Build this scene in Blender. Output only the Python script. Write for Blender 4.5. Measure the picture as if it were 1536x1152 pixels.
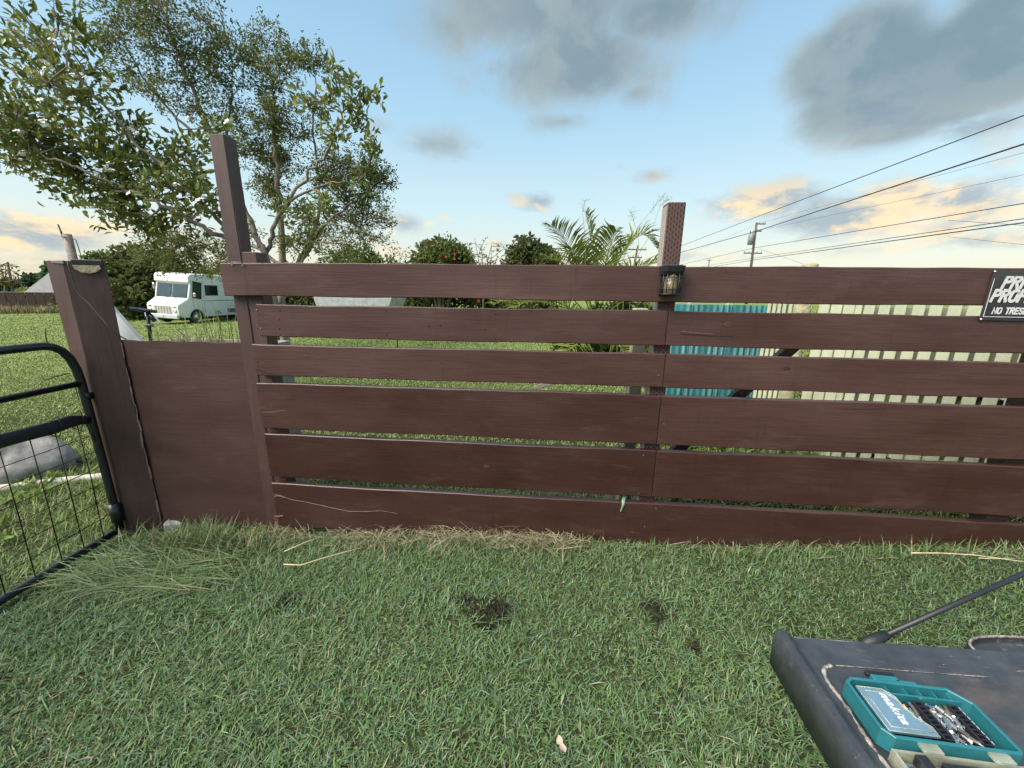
import bpy, math, random
import numpy as np
from mathutils import Vector, Matrix, Euler

for o in list(bpy.data.objects):
    bpy.data.objects.remove(o)
sc = bpy.context.scene
COL = sc.collection
random.seed(7)
rng = np.random.default_rng(7)
R = math.radians

# ------------------------------------------------------------------ camera
FPX, PITCH, ROLL, YAW = 577.0, R(13.431), R(-0.731), R(-4.600)
CAM_H, FD = 1.512, 2.084          # eye height, distance of the fence front
def cam_matrix():
    c, s = math.cos(-PITCH), math.sin(-PITCH)
    P = np.array([[1, 0, 0], [0, c, -s], [0, s, c]])
    c, s = math.cos(ROLL), math.sin(ROLL)
    Q = np.array([[c, 0, s], [0, 1, 0], [-s, 0, c]])
    return P @ Q
CR = cam_matrix()
cam_d = bpy.data.cameras.new('camera')
cam = bpy.data.objects.new('camera', cam_d)
COL.objects.link(cam)
cam_d.sensor_width = 36.0
cam_d.lens = FPX / 1536.0 * 36.0
cam_d.clip_start = 0.02
cam_d.clip_end = 3000.0
right, fwd, up = CR[:, 0], CR[:, 1], CR[:, 2]
cam.matrix_world = Matrix(((right[0], up[0], -fwd[0], 0), (right[1], up[1], -fwd[1], 0),
                           (right[2], up[2], -fwd[2], CAM_H), (0, 0, 0, 1)))
sc.camera = cam

def ray(x, y):
    return CR @ np.array([(x - 768) / FPX, 1.0, -(y - 576) / FPX])
def at(x, y, Y):
    """point seen at photo position x, y that stands Y metres ahead"""
    d = ray(x, y)
    p = d * (Y / d[1])
    return Vector((p[0], p[1], p[2] + CAM_H))
def on_z(x, y, z):
    d = ray(x, y)
    p = d * ((z - CAM_H) / d[2])
    return Vector((p[0], p[1], z))

# ------------------------------------------------------------------ light
SUN_EL, SUN_AZ = R(48), R(-122)    # low, behind the viewer and to the left
world = bpy.data.worlds.new('World')
sc.world = world
world.use_nodes = True
wn, wl = world.node_tree.nodes, world.node_tree.links
wn.clear()
def N(tree, kind, **kw):
    n = tree.nodes.new(kind)
    for k, v in kw.items():
        setattr(n, k, v)
    return n
def wmath(op, a, b=None, c=None, clamp=False):
    n = wn.new('ShaderNodeMath'); n.operation = op; n.use_clamp = clamp
    for i, v in enumerate((a, b, c)):
        if v is None: continue
        if isinstance(v, (int, float)): n.inputs[i].default_value = v
        else: wl.new(v, n.inputs[i])
    return n.outputs[0]
def wmix(fac, a, b):
    n = wn.new('ShaderNodeMix'); n.data_type = 'RGBA'
    for sock, v in ((n.inputs[0], fac), (n.inputs[6], a), (n.inputs[7], b)):
        if isinstance(v, (int, float)): sock.default_value = v
        elif isinstance(v, tuple): sock.default_value = (*v, 1)
        else: wl.new(v, sock)
    return n.outputs[2]
def wsmooth(v, lo, hi):
    n = wn.new('ShaderNodeMapRange'); n.interpolation_type = 'SMOOTHSTEP'
    wl.new(v, n.inputs[0]); n.inputs[1].default_value = lo; n.inputs[2].default_value = hi
    return n.outputs[0]
wtc = wn.new('ShaderNodeTexCoord')
wdir = wtc.outputs['Generated']
wsep = wn.new('ShaderNodeSeparateXYZ'); wl.new(wdir, wsep.inputs[0])
az = wmath('ARCTAN2', wsep.outputs[0], wsep.outputs[1])
el = wmath('ARCSINE', wsep.outputs[2])
sky = wn.new('ShaderNodeTexSky')
sky.sky_type = 'NISHITA'; sky.sun_disc = False
sky.sun_elevation = SUN_EL; sky.sun_rotation = SUN_AZ
sky.altitude = 50; sky.air_density = 1.1; sky.dust_density = 1.2; sky.ozone_density = 1.6
SKY_GAIN = 0.10
skyv = wn.new('ShaderNodeVectorMath'); skyv.operation = 'SCALE'
wl.new(sky.outputs[0], skyv.inputs[0]); skyv.inputs[3].default_value = SKY_GAIN
# evening gradient: cream at the horizon, clear blue overhead
ramp = wn.new('ShaderNodeValToRGB')
wl.new(wmath('MULTIPLY', el, 2 / math.pi), ramp.inputs[0])
cr_ = ramp.color_ramp
stops = [(0.0, (0.53, 0.46, 0.33)), (0.045, (0.52, 0.515, 0.41)), (0.12, (0.41, 0.535, 0.54)), (0.24, (0.28, 0.45, 0.56)),
         (0.42, (0.17, 0.32, 0.475)), (1.0, (0.15, 0.27, 0.42))]
cr_.elements[0].position, cr_.elements[0].color = stops[0][0], (*stops[0][1], 1)
cr_.elements[1].position, cr_.elements[1].color = stops[-1][0], (*stops[-1][1], 1)
for p_, c_ in stops[1:-1]:
    e_ = cr_.elements.new(p_); e_.color = (*c_, 1)
base_sky = wmix(0.72, skyv.outputs[0], ramp.outputs[0])

def dir_of(px, py):
    d = ray(px, py); d = d / np.linalg.norm(d)
    return math.atan2(d[0], d[1]), math.asin(d[2])
def wnoise(vec, scale, detail=9, rough=0.58, dist=0.25):
    n = wn.new('ShaderNodeTexNoise'); n.noise_dimensions = '3D'
    n.inputs['Scale'].default_value = scale; n.inputs['Detail'].default_value = detail
    n.inputs['Roughness'].default_value = rough; n.inputs['Distortion'].default_value = dist
    wl.new(vec, n.inputs['Vector']); return n.outputs[0]
wmap = wn.new('ShaderNodeMapping'); wl.new(wdir, wmap.inputs[0]); wmap.inputs['Scale'].default_value = (1, 1, 2.1)
wmap2 = wn.new('ShaderNodeMapping'); wl.new(wdir, wmap2.inputs[0]); wmap2.inputs['Scale'].default_value = (1, 1, 2.1)
wmap2.inputs['Location'].default_value = (-0.045, 0.0, 0.075)
wmap3 = wn.new('ShaderNodeMapping'); wl.new(wdir, wmap3.inputs[0]); wmap3.inputs['Location'].default_value = (-0.05, -0.03, 0.06)
def wlerp(f, a, b):
    n = wn.new('ShaderNodeMix'); n.data_type = 'FLOAT'; wl.new(f, n.inputs[0]); wl.new(a, n.inputs[2]); wl.new(b, n.inputs[3]); return n.outputs[0]
lowf = wmath('SUBTRACT', 1.0, wsmooth(el, 0.22, 0.42))
n_a = wlerp(lowf, wnoise(wdir, 6.0, 12, .63, .35), wnoise(wmap.outputs[0], 6.5, 9, .6, .3))
n_b = wlerp(lowf, wnoise(wmap3.outputs[0], 6.0, 12, .63, .35), wnoise(wmap2.outputs[0], 6.5, 9, .6, .3))
azel = wn.new('ShaderNodeCombineXYZ'); wl.new(az, azel.inputs[0]); wl.new(el, azel.inputs[1])
CLOUDS = [(800, 10, 230, 130, 1.5), (860, 100, 190, 100, 1.5), (990, 20, 160, 90, 1.2), (680, 40, 110, 80, .8), (845, 182, 80, 30, .8), (950, 140, 70, 40, .8),
          (1400, 110, 240, 130, 2.1), (1290, 90, 150, 110, 1.9), (1500, 60, 190, 150, 2.0), (1260, 160, 100, 80, 1.4), (1340, 190, 120, 55, 1.2), (1470, 190, 110, 50, .9),
          (650, 215, 90, 38, .75), (575, 190, 50, 25, .4), (975, 264, 48, 17, .7), (932, 250, 20, 10, .4),
          (815, 302, 52, 19, .8), (610, 336, 55, 26, .85), (665, 326, 22, 10, .5), (716, 327, 18, 8, .4),
          (1130, 306, 120, 40, 1.3), (1250, 330, 150, 54, 1.25), (1340, 302, 90, 50, 1.4), (1460, 300, 130, 60, .9),
          (1500, 245, 80, 35, .5), (1230, 378, 160, 16, .6), (1480, 362, 150, 24, .6), (1420, 345, 60, 20, .6),
          (70, 350, 170, 42, 1.2), (110, 390, 160, 24, .5), (60, 334, 60, 10, .5), (300, 355, 120, 22, .6),
          (745, 366, 26, 14, .8), (1090, 385, 120, 14, .4), (30, 318, 60, 10, .3), (560, 372, 60, 18, .5)]
m = None
for cx, cy, rx, ry, amp in CLOUDS:
    a0, e0 = dir_of(cx, cy)
    ra = max(abs(dir_of(cx + rx, cy)[0] - a0), abs(dir_of(cx - rx, cy)[0] - a0))
    re = abs(dir_of(cx, cy - ry)[1] - dir_of(cx, cy + ry)[1]) / 2
    s1 = wn.new('ShaderNodeVectorMath'); s1.operation = 'SUBTRACT'; wl.new(azel.outputs[0], s1.inputs[0]); s1.inputs[1].default_value = (a0, e0, 0)
    s2 = wn.new('ShaderNodeVectorMath'); s2.operation = 'MULTIPLY'; wl.new(s1.outputs[0], s2.inputs[0]); s2.inputs[1].default_value = (1 / ra, 1 / re, 0)
    s3 = wn.new('ShaderNodeVectorMath'); s3.operation = 'LENGTH'; wl.new(s2.outputs[0], s3.inputs[0])
    v = wmath('MULTIPLY_ADD', s3.outputs[1], -1.05 * amp, 1.0 * amp)
    m = v if m is None else wmath('MAXIMUM', m, v)
m = wmath('MAXIMUM', m, -0.40)
dens_raw = wmath('ADD', m, wmath('MULTIPLY', wmath('SUBTRACT', n_a, 0.5), wmath('MULTIPLY_ADD', lowf, 0.5, 1.9)))
dens = wmath('MULTIPLY', wsmooth(dens_raw, 0.0, 0.9), 0.92)
lit = wsmooth(wmath('SUBTRACT', n_a, n_b), -0.09, 0.10)      # the side that faces the low sun
low = wmath('SUBTRACT', 1.0, wsmooth(el, 0.16, 0.34))
warm = wmath('MULTIPLY', wmath('MULTIPLY', lit, low), 0.9)
high_cloud = wmix(wsmooth(wmath('ADD', wmath('MULTIPLY', lit, 0.22), wnoise(wmap3.outputs[0], 2.4, 4, .5, .0)), 0.38, 0.82), (0.125, 0.18, 0.215), (0.20, 0.245, 0.26))
low_cloud = wmix(warm, (0.235, 0.285, 0.325), (0.68, 0.52, 0.31))
rim = wmath('SUBTRACT', 1.0, wsmooth(dens_raw, 0.25, 1.1))
high_cloud = wmix(wmath('MULTIPLY', rim, 0.6), high_cloud, (0.27, 0.32, 0.335))
cloud_col = wmix(low, high_cloud, low_cloud)
final_sky = wmix(dens, base_sky, cloud_col)
bg = wn.new('ShaderNodeBackground'); wl.new(final_sky, bg.inputs[0]); bg.inputs[1].default_value = 1.0
wout = wn.new('ShaderNodeOutputWorld'); wl.new(bg.outputs[0], wout.inputs[0])

sun_d = bpy.data.lights.new('sun', 'SUN')
sun_d.energy = 4.2; sun_d.angle = R(50); sun_d.color = (1.0, 0.93, 0.82)
sun = bpy.data.objects.new('sun', sun_d); COL.objects.link(sun)
sdir = Vector((math.sin(SUN_AZ) * math.cos(SUN_EL), math.cos(SUN_AZ) * math.cos(SUN_EL), math.sin(SUN_EL)))
sun.rotation_euler = sdir.to_track_quat('Z', 'Y').to_euler()
sc.view_settings.view_transform = 'Standard'
sc.view_settings.look = 'None'
sc.view_settings.gamma = 1.0
sc.view_settings.exposure = 0.85
sc.cycles.max_bounces = 6
sc.cycles.diffuse_bounces = 3
sc.cycles.glossy_bounces = 3
sc.cycles.use_denoising = True
sc.cycles.use_adaptive_sampling = True
sc.cycles.adaptive_threshold = 0.03
world.cycles.sampling_method = 'MANUAL'
world.cycles.sample_map_resolution = 512
sc.cycles.transparent_max_bounces = 24

# ------------------------------------------------------------------ helpers
def mat(name, col, rough=0.6, metal=0.0, spec=0.5, var=0.15, vscale=6.0, bump=0.0, bscale=60.0, stretch=(1, 1, 1), coat=0.0, alpha=1.0, trans=0.0, col2=None, seed=0.0, detail=6):
    """principled material; noise drives colour variation, roughness and relief"""
    m = bpy.data.materials.new(name); m.use_nodes = True
    nt = m.node_tree; ns, ls = nt.nodes, nt.links
    b = ns['Principled BSDF']
    tc = ns.new('ShaderNodeTexCoord'); mp = ns.new('ShaderNodeMapping')
    mp.inputs['Scale'].default_value = stretch; mp.inputs['Location'].default_value = (seed, seed * 1.7, seed * .6)
    ls.new(tc.outputs['Object'], mp.inputs[0])
    n1 = ns.new('ShaderNodeTexNoise'); n1.inputs['Scale'].default_value = vscale; n1.inputs['Detail'].default_value = detail
    n1.inputs['Roughness'].default_value = .62
    ls.new(mp.outputs[0], n1.inputs['Vector'])
    mx = ns.new('ShaderNodeMix'); mx.data_type = 'RGBA'
    rmp = ns.new('ShaderNodeMapRange'); rmp.inputs[1].default_value = .3; rmp.inputs[2].default_value = .7
    ls.new(n1.outputs[0], rmp.inputs[0]); ls.new(rmp.outputs[0], mx.inputs[0])
    lo = tuple(max(0, c * (1 - var)) for c in col)
    hi = col2 if col2 else tuple(min(1, c * (1 + var)) for c in col)
    mx.inputs[6].default_value = (*lo, 1); mx.inputs[7].default_value = (*hi, 1)
    ls.new(mx.outputs[2], b.inputs['Base Color'])
    rr = ns.new('ShaderNodeMapRange'); rr.inputs[3].default_value = max(0.02, rough - .1); rr.inputs[4].default_value = min(1, rough + .1)
    ls.new(n1.outputs[0], rr.inputs[0]); ls.new(rr.outputs[0], b.inputs['Roughness'])
    b.inputs['Metallic'].default_value = metal
    b.inputs['Specular IOR Level'].default_value = spec
    b.inputs['Coat Weight'].default_value = coat
    b.inputs['Alpha'].default_value = alpha
    b.inputs['Transmission Weight'].default_value = trans
    if bump > 0:
        n2 = ns.new('ShaderNodeTexNoise'); n2.inputs['Scale'].default_value = bscale; n2.inputs['Detail'].default_value = 5
        ls.new(mp.outputs[0], n2.inputs['Vector'])
        bp = ns.new('ShaderNodeBump'); bp.inputs['Strength'].default_value = bump; bp.inputs['Distance'].default_value = 0.01
        ls.new(n2.outputs[0], bp.inputs['Height']); ls.new(bp.outputs[0], b.inputs['Normal'])
    return m

def attr_mat(name, rough=0.55, transl=0.3, spec=0.4, var=0.12):
    """leaf / blade material: albedo from the per-leaf colour, light passes through thin leaves"""
    m = bpy.data.materials.new(name); m.use_nodes = True
    nt = m.node_tree; ns, ls = nt.nodes, nt.links
    b = ns['Principled BSDF']; out = ns['Material Output']
    at_ = ns.new('ShaderNodeAttribute'); at_.attribute_name = 'Col'
    tc = ns.new('ShaderNodeTexCoord'); nz = ns.new('ShaderNodeTexNoise'); nz.inputs['Scale'].default_value = 40
    ls.new(tc.outputs['Object'], nz.inputs['Vector'])
    hs = ns.new('ShaderNodeHueSaturation')
    mr = ns.new('ShaderNodeMapRange'); mr.inputs[3].default_value = 1 - var; mr.inputs[4].default_value = 1 + var
    ls.new(nz.outputs[0], mr.inputs[0]); ls.new(mr.outputs[0], hs.inputs['Value']); ls.new(at_.outputs['Color'], hs.inputs['Color'])
    ls.new(hs.outputs[0], b.inputs['Base Color'])
    b.inputs['Roughness'].default_value = rough; b.inputs['Specular IOR Level'].default_value = spec
    tr = ns.new('ShaderNodeBsdfTranslucent'); ls.new(hs.outputs[0], tr.inputs[0])
    ms = ns.new('ShaderNodeMixShader'); ms.inputs[0].default_value = transl
    ls.new(b.outputs[0], ms.inputs[1]); ls.new(tr.outputs[0], ms.inputs[2]); ls.new(ms.outputs[0], out.inputs[0])
    return m

def tag(o, label=None, cat=None, group=None, kind=None):
    if label: o['label'] = label
    if cat: o['category'] = cat
    if group: o['group'] = group
    if kind: o['kind'] = kind
    return o
def empty(name, loc=(0, 0, 0), rz=0.0, label=None, cat=None, group=None):
    o = bpy.data.objects.new(name, None); COL.objects.link(o)
    o.empty_display_size = 0.1
    o.location = loc; o.rotation_euler = (0, 0, rz)
    return tag(o, label, cat, group)

class MB:
    """collects verts and faces of one mesh"""
    def __init__(s): s.v = []; s.f = []; s.smooth = []
    def add(s, vs, fs, sm=False):
        o = len(s.v); s.v += [tuple(v) for v in vs]
        for f in fs: s.f.append(tuple(i + o for i in f)); s.smooth.append(sm)
        return s
    def box(s, c, size, rot=None, bev=0.0):
        x, y, z = size[0] / 2, size[1] / 2, size[2] / 2
        b = min(bev, x * .9, y * .9, z * .9)
        if b <= 0:
            vs = [(sx * x, sy * y, sz * z) for sz in (-1, 1) for sx, sy in ((-1, -1), (1, -1), (1, 1), (-1, 1))]
            fs = [(3, 2, 1, 0), (4, 5, 6, 7), (0, 1, 5, 4), (1, 2, 6, 5), (2, 3, 7, 6), (3, 0, 4, 7)]
        else:
            vs = []; idx = {}
            for sx in (-1, 1):
                for sy in (-1, 1):
                    for sz in (-1, 1):
                        for ax in range(3):
                            p = [sx * (x - b), sy * (y - b), sz * (z - b)]
                            p[ax] = (sx * x, sy * y, sz * z)[ax]
                            idx[(sx, sy, sz, ax)] = len(vs); vs.append(tuple(p))
            fs = []
            def q(*k): fs.append(tuple(idx[i] for i in k))
            for sg in (-1, 1):
                r = (lambda l: l if sg > 0 else l[::-1])
                q(*r([(sg, -1, -1, 0), (sg, 1, -1, 0), (sg, 1, 1, 0), (sg, -1, 1, 0)]))
                q(*r([(-1, sg, -1, 1), (-1, sg, 1, 1), (1, sg, 1, 1), (1, sg, -1, 1)]))
                q(*r([(-1, -1, sg, 2), (1, -1, sg, 2), (1, 1, sg, 2), (-1, 1, sg, 2)]))
            for a in (-1, 1):
                for c2 in (-1, 1):
                    q((a, c2, -1, 0), (a, c2, 1, 0), (a, c2, 1, 1), (a, c2, -1, 1))
                    q((a, -1, c2, 0), (a, 1, c2, 0), (a, 1, c2, 2), (a, -1, c2, 2))
                    q((-1, a, c2, 1), (1, a, c2, 1), (1, a, c2, 2), (-1, a, c2, 2))
                    for d in (-1, 1): fs.append((idx[(a, c2, d, 0)], idx[(a, c2, d, 1)], idx[(a, c2, d, 2)]))
        M = (Euler(rot).to_matrix() if rot is not None and not isinstance(rot, Matrix) else (rot or Matrix.Identity(3)))
        c = Vector(c)
        return s.add([tuple(M @ Vector(v) + c) for v in vs], fs)
    def tube(s, path, rad, n=8, cap=True, sm=True, flat=1.0):
        path = [Vector(p) for p in path]; k = len(path)
        rads = rad if isinstance(rad, (list, tuple)) else [rad] * k
        ref = None; vs = []; fs = []
        for i, p in enumerate(path):
            t = (path[min(i + 1, k - 1)] - path[max(i - 1, 0)])
            if t.length < 1e-9: t = Vector((0, 0, 1))
            t.normalize()
            if ref is None:
                ref = Vector((0, 0, 1)) if abs(t.z) < .9 else Vector((1, 0, 0))
            a = ref - t * ref.dot(t)
            if a.length < 1e-6: a = t.orthogonal()
            a.normalize(); b = t.cross(a); ref = a
            for j in range(n):
                an = 2 * math.pi * j / n
                vs.append(p + (a * math.cos(an) + b * math.sin(an) * flat) * rads[i])
        for i in range(k - 1):
            for j in range(n):
                j2 = (j + 1) % n
                fs.append((i * n + j, i * n + j2, (i + 1) * n + j2, (i + 1) * n + j))
        s.add(vs, fs, sm)
        if cap:
            o = len(s.v) - len(vs)
            s.f.append(tuple(o + j for j in range(n))[::-1]); s.smooth.append(False)
            s.f.append(tuple(o + (k - 1) * n + j for j in range(n))); s.smooth.append(False)
        return s
    def lathe(s, prof, c=(0, 0, 0), n=24, axis='Z', sm=True):
        """prof: list of (r, h)"""
        vs = []; fs = []
        for r, h in prof:
            for j in range(n):
                a = 2 * math.pi * j / n
                p = (r * math.cos(a), r * math.sin(a), h)
                if axis == 'X': p = (h, p[0], p[1])
                elif axis == 'Y': p = (p[1], h, p[0])
                vs.append((p[0] + c[0], p[1] + c[1], p[2] + c[2]))
        for i in range(len(prof) - 1):
            for j in range(n):
                j2 = (j + 1) % n
                fs.append((i * n + j, i * n + j2, (i + 1) * n + j2, (i + 1) * n + j))
        return s.add(vs, fs, sm)
    def prism(s, poly, z0, z1, M=None):
        """poly: (x, y) outline extruded in z; M maps to place"""
        n = len(poly)
        vs = [Vector((x, y, z0)) for x, y in poly] + [Vector((x, y, z1)) for x, y in poly]
        if M is not None: vs = [M @ v for v in vs]
        fs = [tuple(range(n))[::-1], tuple(range(n, 2 * n))] + [(i, (i + 1) % n, (i + 1) % n + n, i + n) for i in range(n)]
        return s.add(vs, fs)
    def build(s, name, material, parent=None, loc=None, rot=None):
        me = bpy.data.meshes.new(name)
        me.from_pydata(s.v, [], s.f)
        me.polygons.foreach_set('use_smooth', s.smooth)
        me.materials.append(material)
        me.update()
        o = bpy.data.objects.new(name, me); COL.objects.link(o)
        if parent: o.parent = parent
        if loc is not None: o.location = loc
        if rot is not None: o.rotation_euler = rot
        return o

def big_mesh(name, verts, faces_flat, nper, colors, material, parent=None, smooth=False):
    """large numpy mesh; faces all with nper corners (or list of (array, nper)); colours per vertex"""
    me = bpy.data.meshes.new(name)
    groups = faces_flat if isinstance(faces_flat, list) else [(faces_flat, nper)]
    nv = len(verts); nl = sum(a.size for a, k in groups); nf = sum(a.size // k for a, k in groups)
    me.vertices.add(nv); me.loops.add(nl); me.polygons.add(nf)
    me.vertices.foreach_set('co', np.ascontiguousarray(verts, dtype=np.float32).ravel())
    me.loops.foreach_set('vertex_index', np.concatenate([a.ravel() for a, k in groups]).astype(np.int32))
    tot = np.concatenate([np.full(a.size // k, k, dtype=np.int32) for a, k in groups])
    me.polygons.foreach_set('loop_start', np.concatenate([[0], np.cumsum(tot)[:-1]]).astype(np.int32))
    me.polygons.foreach_set('loop_total', tot)
    if smooth: me.polygons.foreach_set('use_smooth', np.ones(nf, dtype=bool))
    if colors is not None:
        ca = me.color_attributes.new('Col', 'FLOAT_COLOR', 'POINT')
        c4 = np.ones((nv, 4), dtype=np.float32); c4[:, :3] = colors
        ca.data.foreach_set('color', c4.ravel())
    me.materials.append(material)
    me.update(); me.validate()
    o = bpy.data.objects.new(name, me); COL.objects.link(o)
    if parent: o.parent = parent
    return o

def gz(x, y):
    """height of the ground: it falls gently to the left"""
    x = np.asarray(x, float); y = np.asarray(y, float)
    slope = np.where(x > 0, 0.6 * np.tanh(0.055 * x / 0.6), 1.0 * np.tanh(0.03 * x))
    b = 0.012 * np.sin(x * 2.3 + y * 1.1) + 0.010 * np.sin(y * 3.7 - x * 1.3) + 0.02 * np.sin(x * .6 + 1) * np.sin(y * .45)
    return slope + b

def blades(pos, length, width, yaw, lean, bend, col, name, material, parent=None):
    """grass blades: two-segment tapered strips; pos Nx3; lean from the vertical at the root, bend added towards the tip"""
    n = len(pos)
    hd = np.stack([np.cos(yaw), np.sin(yaw), np.zeros(n)], 1)
    sd = np.stack([-np.sin(yaw), np.cos(yaw), np.zeros(n)], 1)
    up_ = np.array([0, 0, 1.0])
    def step(ang): return hd * np.sin(ang)[:, None] + up_ * np.cos(ang)[:, None]
    p1 = pos + step(lean) * (length * .5)[:, None]
    p2 = p1 + step(lean + bend) * (length * .5)[:, None]
    tw = (rng.random(n) - .5) * .9
    sd2 = sd * np.cos(tw)[:, None] + up_ * np.sin(tw)[:, None]
    w = width[:, None] / 2
    V = np.stack([pos - sd * w * .8, pos + sd * w * .8, p1 - sd2 * w, p1 + sd2 * w, p2], 1).reshape(-1, 3)
    o = np.arange(n) * 5
    q = np.stack([o, o + 1, o + 3, o + 2], 1); t = np.stack([o + 2, o + 3, o + 4], 1)
    C = np.repeat(col, 5, axis=0)
    return big_mesh(name, V, [(q, 4), (t, 3)], 0, C, material, parent)

def leaves(pos, dirv, length, width, col, name, material, parent=None, curl=.25):
    """leaf-sized folded blades, each along dirv"""
    n = len(pos)
    d = dirv / np.linalg.norm(dirv, axis=1, keepdims=True)
    r = rng.normal(size=(n, 3)); r[:, 2] += 1.4
    s_ = np.cross(d, r); s_ /= np.linalg.norm(s_, axis=1, keepdims=True) + 1e-9
    nn = np.cross(s_, d)
    L = length[:, None]; W = width[:, None] / 2
    base = pos; tip = pos + d * L - nn * L * curl * .6
    a1 = pos + d * L * .33; a2 = pos + d * L * .68 - nn * L * curl * .2
    upf = nn * W * .45
    V = np.stack([base, a1 + s_ * W + upf, a2 + s_ * W * .8 + upf, tip, a2 - s_ * W * .8 + upf, a1 - s_ * W + upf], 1).reshape(-1, 3)
    o = np.arange(n) * 6
    q = np.concatenate([np.stack([o, o + 1, o + 2, o + 3], 1), np.stack([o, o + 3, o + 4, o + 5], 1)])
    return big_mesh(name, V, q, 4, np.repeat(col, 6, axis=0), material, parent)

def pick(cols, weights, n, jitter=.18):
    cols = np.array(cols); w = np.array(weights, float); w /= w.sum()
    c = cols[rng.choice(len(cols), n, p=w)]
    return np.clip(c * (1 + (rng.random((n, 1)) - .5) * 2 * jitter) * (1 + (rng.random((n, 3)) - .5) * .12), 0, 1)

# ------------------------------------------------------------------ materials
def painted_wood(name, c1, c2, c3, rough=.5, incised=False, grain_axis='X'):
    m = bpy.data.materials.new(name); m.use_nodes = True
    nt = m.node_tree; ns, ls = nt.nodes, nt.links
    b = ns['Principled BSDF']
    tc = ns.new('ShaderNodeTexCoord'); oi = ns.new('ShaderNodeObjectInfo')
    ofs = ns.new('ShaderNodeVectorMath'); ofs.operation = 'SCALE'; ofs.inputs[0].default_value = (7.3, 3.1, 5.7)
    ls.new(oi.outputs['Random'], ofs.inputs[3])
    ad = ns.new('ShaderNodeVectorMath'); ls.new(tc.outputs['Object'], ad.inputs[0]); ls.new(ofs.outputs[0], ad.inputs[1])
    mp = ns.new('ShaderNodeMapping')
    mp.inputs['Scale'].default_value = (1.1, 9, 34) if grain_axis == 'X' else (34, 34, 1.1)
    ls.new(ad.outputs[0], mp.inputs[0])
    # growth rings: a stretched noise folded into bands
    g1 = ns.new('ShaderNodeTexNoise'); g1.inputs['Scale'].default_value = 1.0; g1.inputs['Detail'].default_value = 4; g1.inputs['Distortion'].default_value = .6
    ls.new(mp.outputs[0], g1.inputs['Vector'])
    wv = ns.new('ShaderNodeMath'); wv.operation = 'SINE'
    sc1 = ns.new('ShaderNodeMath'); sc1.operation = 'MULTIPLY'; sc1.inputs[1].default_value = 30; ls.new(g1.outputs[0], sc1.inputs[0]); ls.new(sc1.outputs[0], wv.inputs[0])
    g2 = ns.new('ShaderNodeTexNoise'); g2.inputs['Scale'].default_value = 5.0; g2.inputs['Detail'].default_value = 6
    ls.new(mp.outputs[0], g2.inputs['Vector'])
    big = ns.new('ShaderNodeTexNoise'); big.inputs['Scale'].default_value = 3.2; big.inputs['Detail'].default_value = 4
    mpb = ns.new('ShaderNodeMapping'); mpb.inputs['Scale'].default_value = (.6, 1, 1.6) if grain_axis == 'X' else (1.6, 1.6, .6)
    ls.new(ad.outputs[0], mpb.inputs[0]); ls.new(mpb.outputs[0], big.inputs['Vector'])
    mr = ns.new('ShaderNodeMapRange'); mr.inputs[1].default_value = .32; mr.inputs[2].default_value = .68; ls.new(big.outputs[0], mr.inputs[0])
    mx = ns.new('ShaderNodeMix'); mx.data_type = 'RGBA'; ls.new(mr.outputs[0], mx.inputs[0])
    mx.inputs[6].default_value = (*c1, 1); mx.inputs[7].default_value = (*c2, 1)
    mr2 = ns.new('ShaderNodeMapRange'); mr2.inputs[1].default_value = .5; mr2.inputs[2].default_value = .8; mr2.inputs[4].default_value = .45; ls.new(g2.outputs[0], mr2.inputs[0])
    mx2 = ns.new('ShaderNodeMix'); mx2.data_type = 'RGBA'; ls.new(mr2.outputs[0], mx2.inputs[0]); ls.new(mx.outputs[2], mx2.inputs[6]); mx2.inputs[7].default_value = (*c3, 1)
    # pale dusty scuffs
    sf = ns.new('ShaderNodeTexNoise'); sf.inputs['Scale'].default_value = 11; sf.inputs['Detail'].default_value = 8; sf.inputs['Roughness'].default_value = .7
    mps = ns.new('ShaderNodeMapping'); mps.inputs['Scale'].default_value = (.35, 1, 1) if grain_axis == 'X' else (1, 1, .4)
    ls.new(ad.outputs[0], mps.inputs[0]); ls.new(mps.outputs[0], sf.inputs['Vector'])
    mrs = ns.new('ShaderNodeMapRange'); mrs.inputs[1].default_value = .55; mrs.inputs[2].default_value = .85; mrs.inputs[4].default_value = .55; ls.new(sf.outputs[0], mrs.inputs[0])
    rg = ns.new('ShaderNodeMapRange'); rg.inputs[1].default_value = .35; rg.inputs[2].default_value = 1.0; rg.inputs[4].default_value = .24; ls.new(wv.outputs[0], rg.inputs[0])
    mxr = ns.new('ShaderNodeMix'); mxr.data_type = 'RGBA'; ls.new(rg.outputs[0], mxr.inputs[0]); ls.new(mx2.outputs[2], mxr.inputs[6]); mxr.inputs[7].default_value = (c3[0] * .8, c3[1] * .75, c3[2] * .75, 1)
    mx3 = ns.new('ShaderNodeMix'); mx3.data_type = 'RGBA'; ls.new(mrs.outputs[0], mx3.inputs[0]); ls.new(mxr.outputs[2], mx3.inputs[6]); mx3.inputs[7].default_value = (.115, .075, .064, 1)
    dr = ns.new('ShaderNodeTexNoise'); dr.inputs['Scale'].default_value = 1.0; dr.inputs['Detail'].default_value = 5; dr.inputs['Roughness'].default_value = .6
    mpd = ns.new('ShaderNodeMapping'); mpd.inputs['Scale'].default_value = (26, 6, 3.2); ls.new(ad.outputs[0], mpd.inputs[0]); ls.new(mpd.outputs[0], dr.inputs['Vector'])
    mrd = ns.new('ShaderNodeMapRange'); mrd.inputs[1].default_value = .60; mrd.inputs[2].default_value = .78; mrd.inputs[4].default_value = .45; ls.new(dr.outputs[0], mrd.inputs[0])
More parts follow.
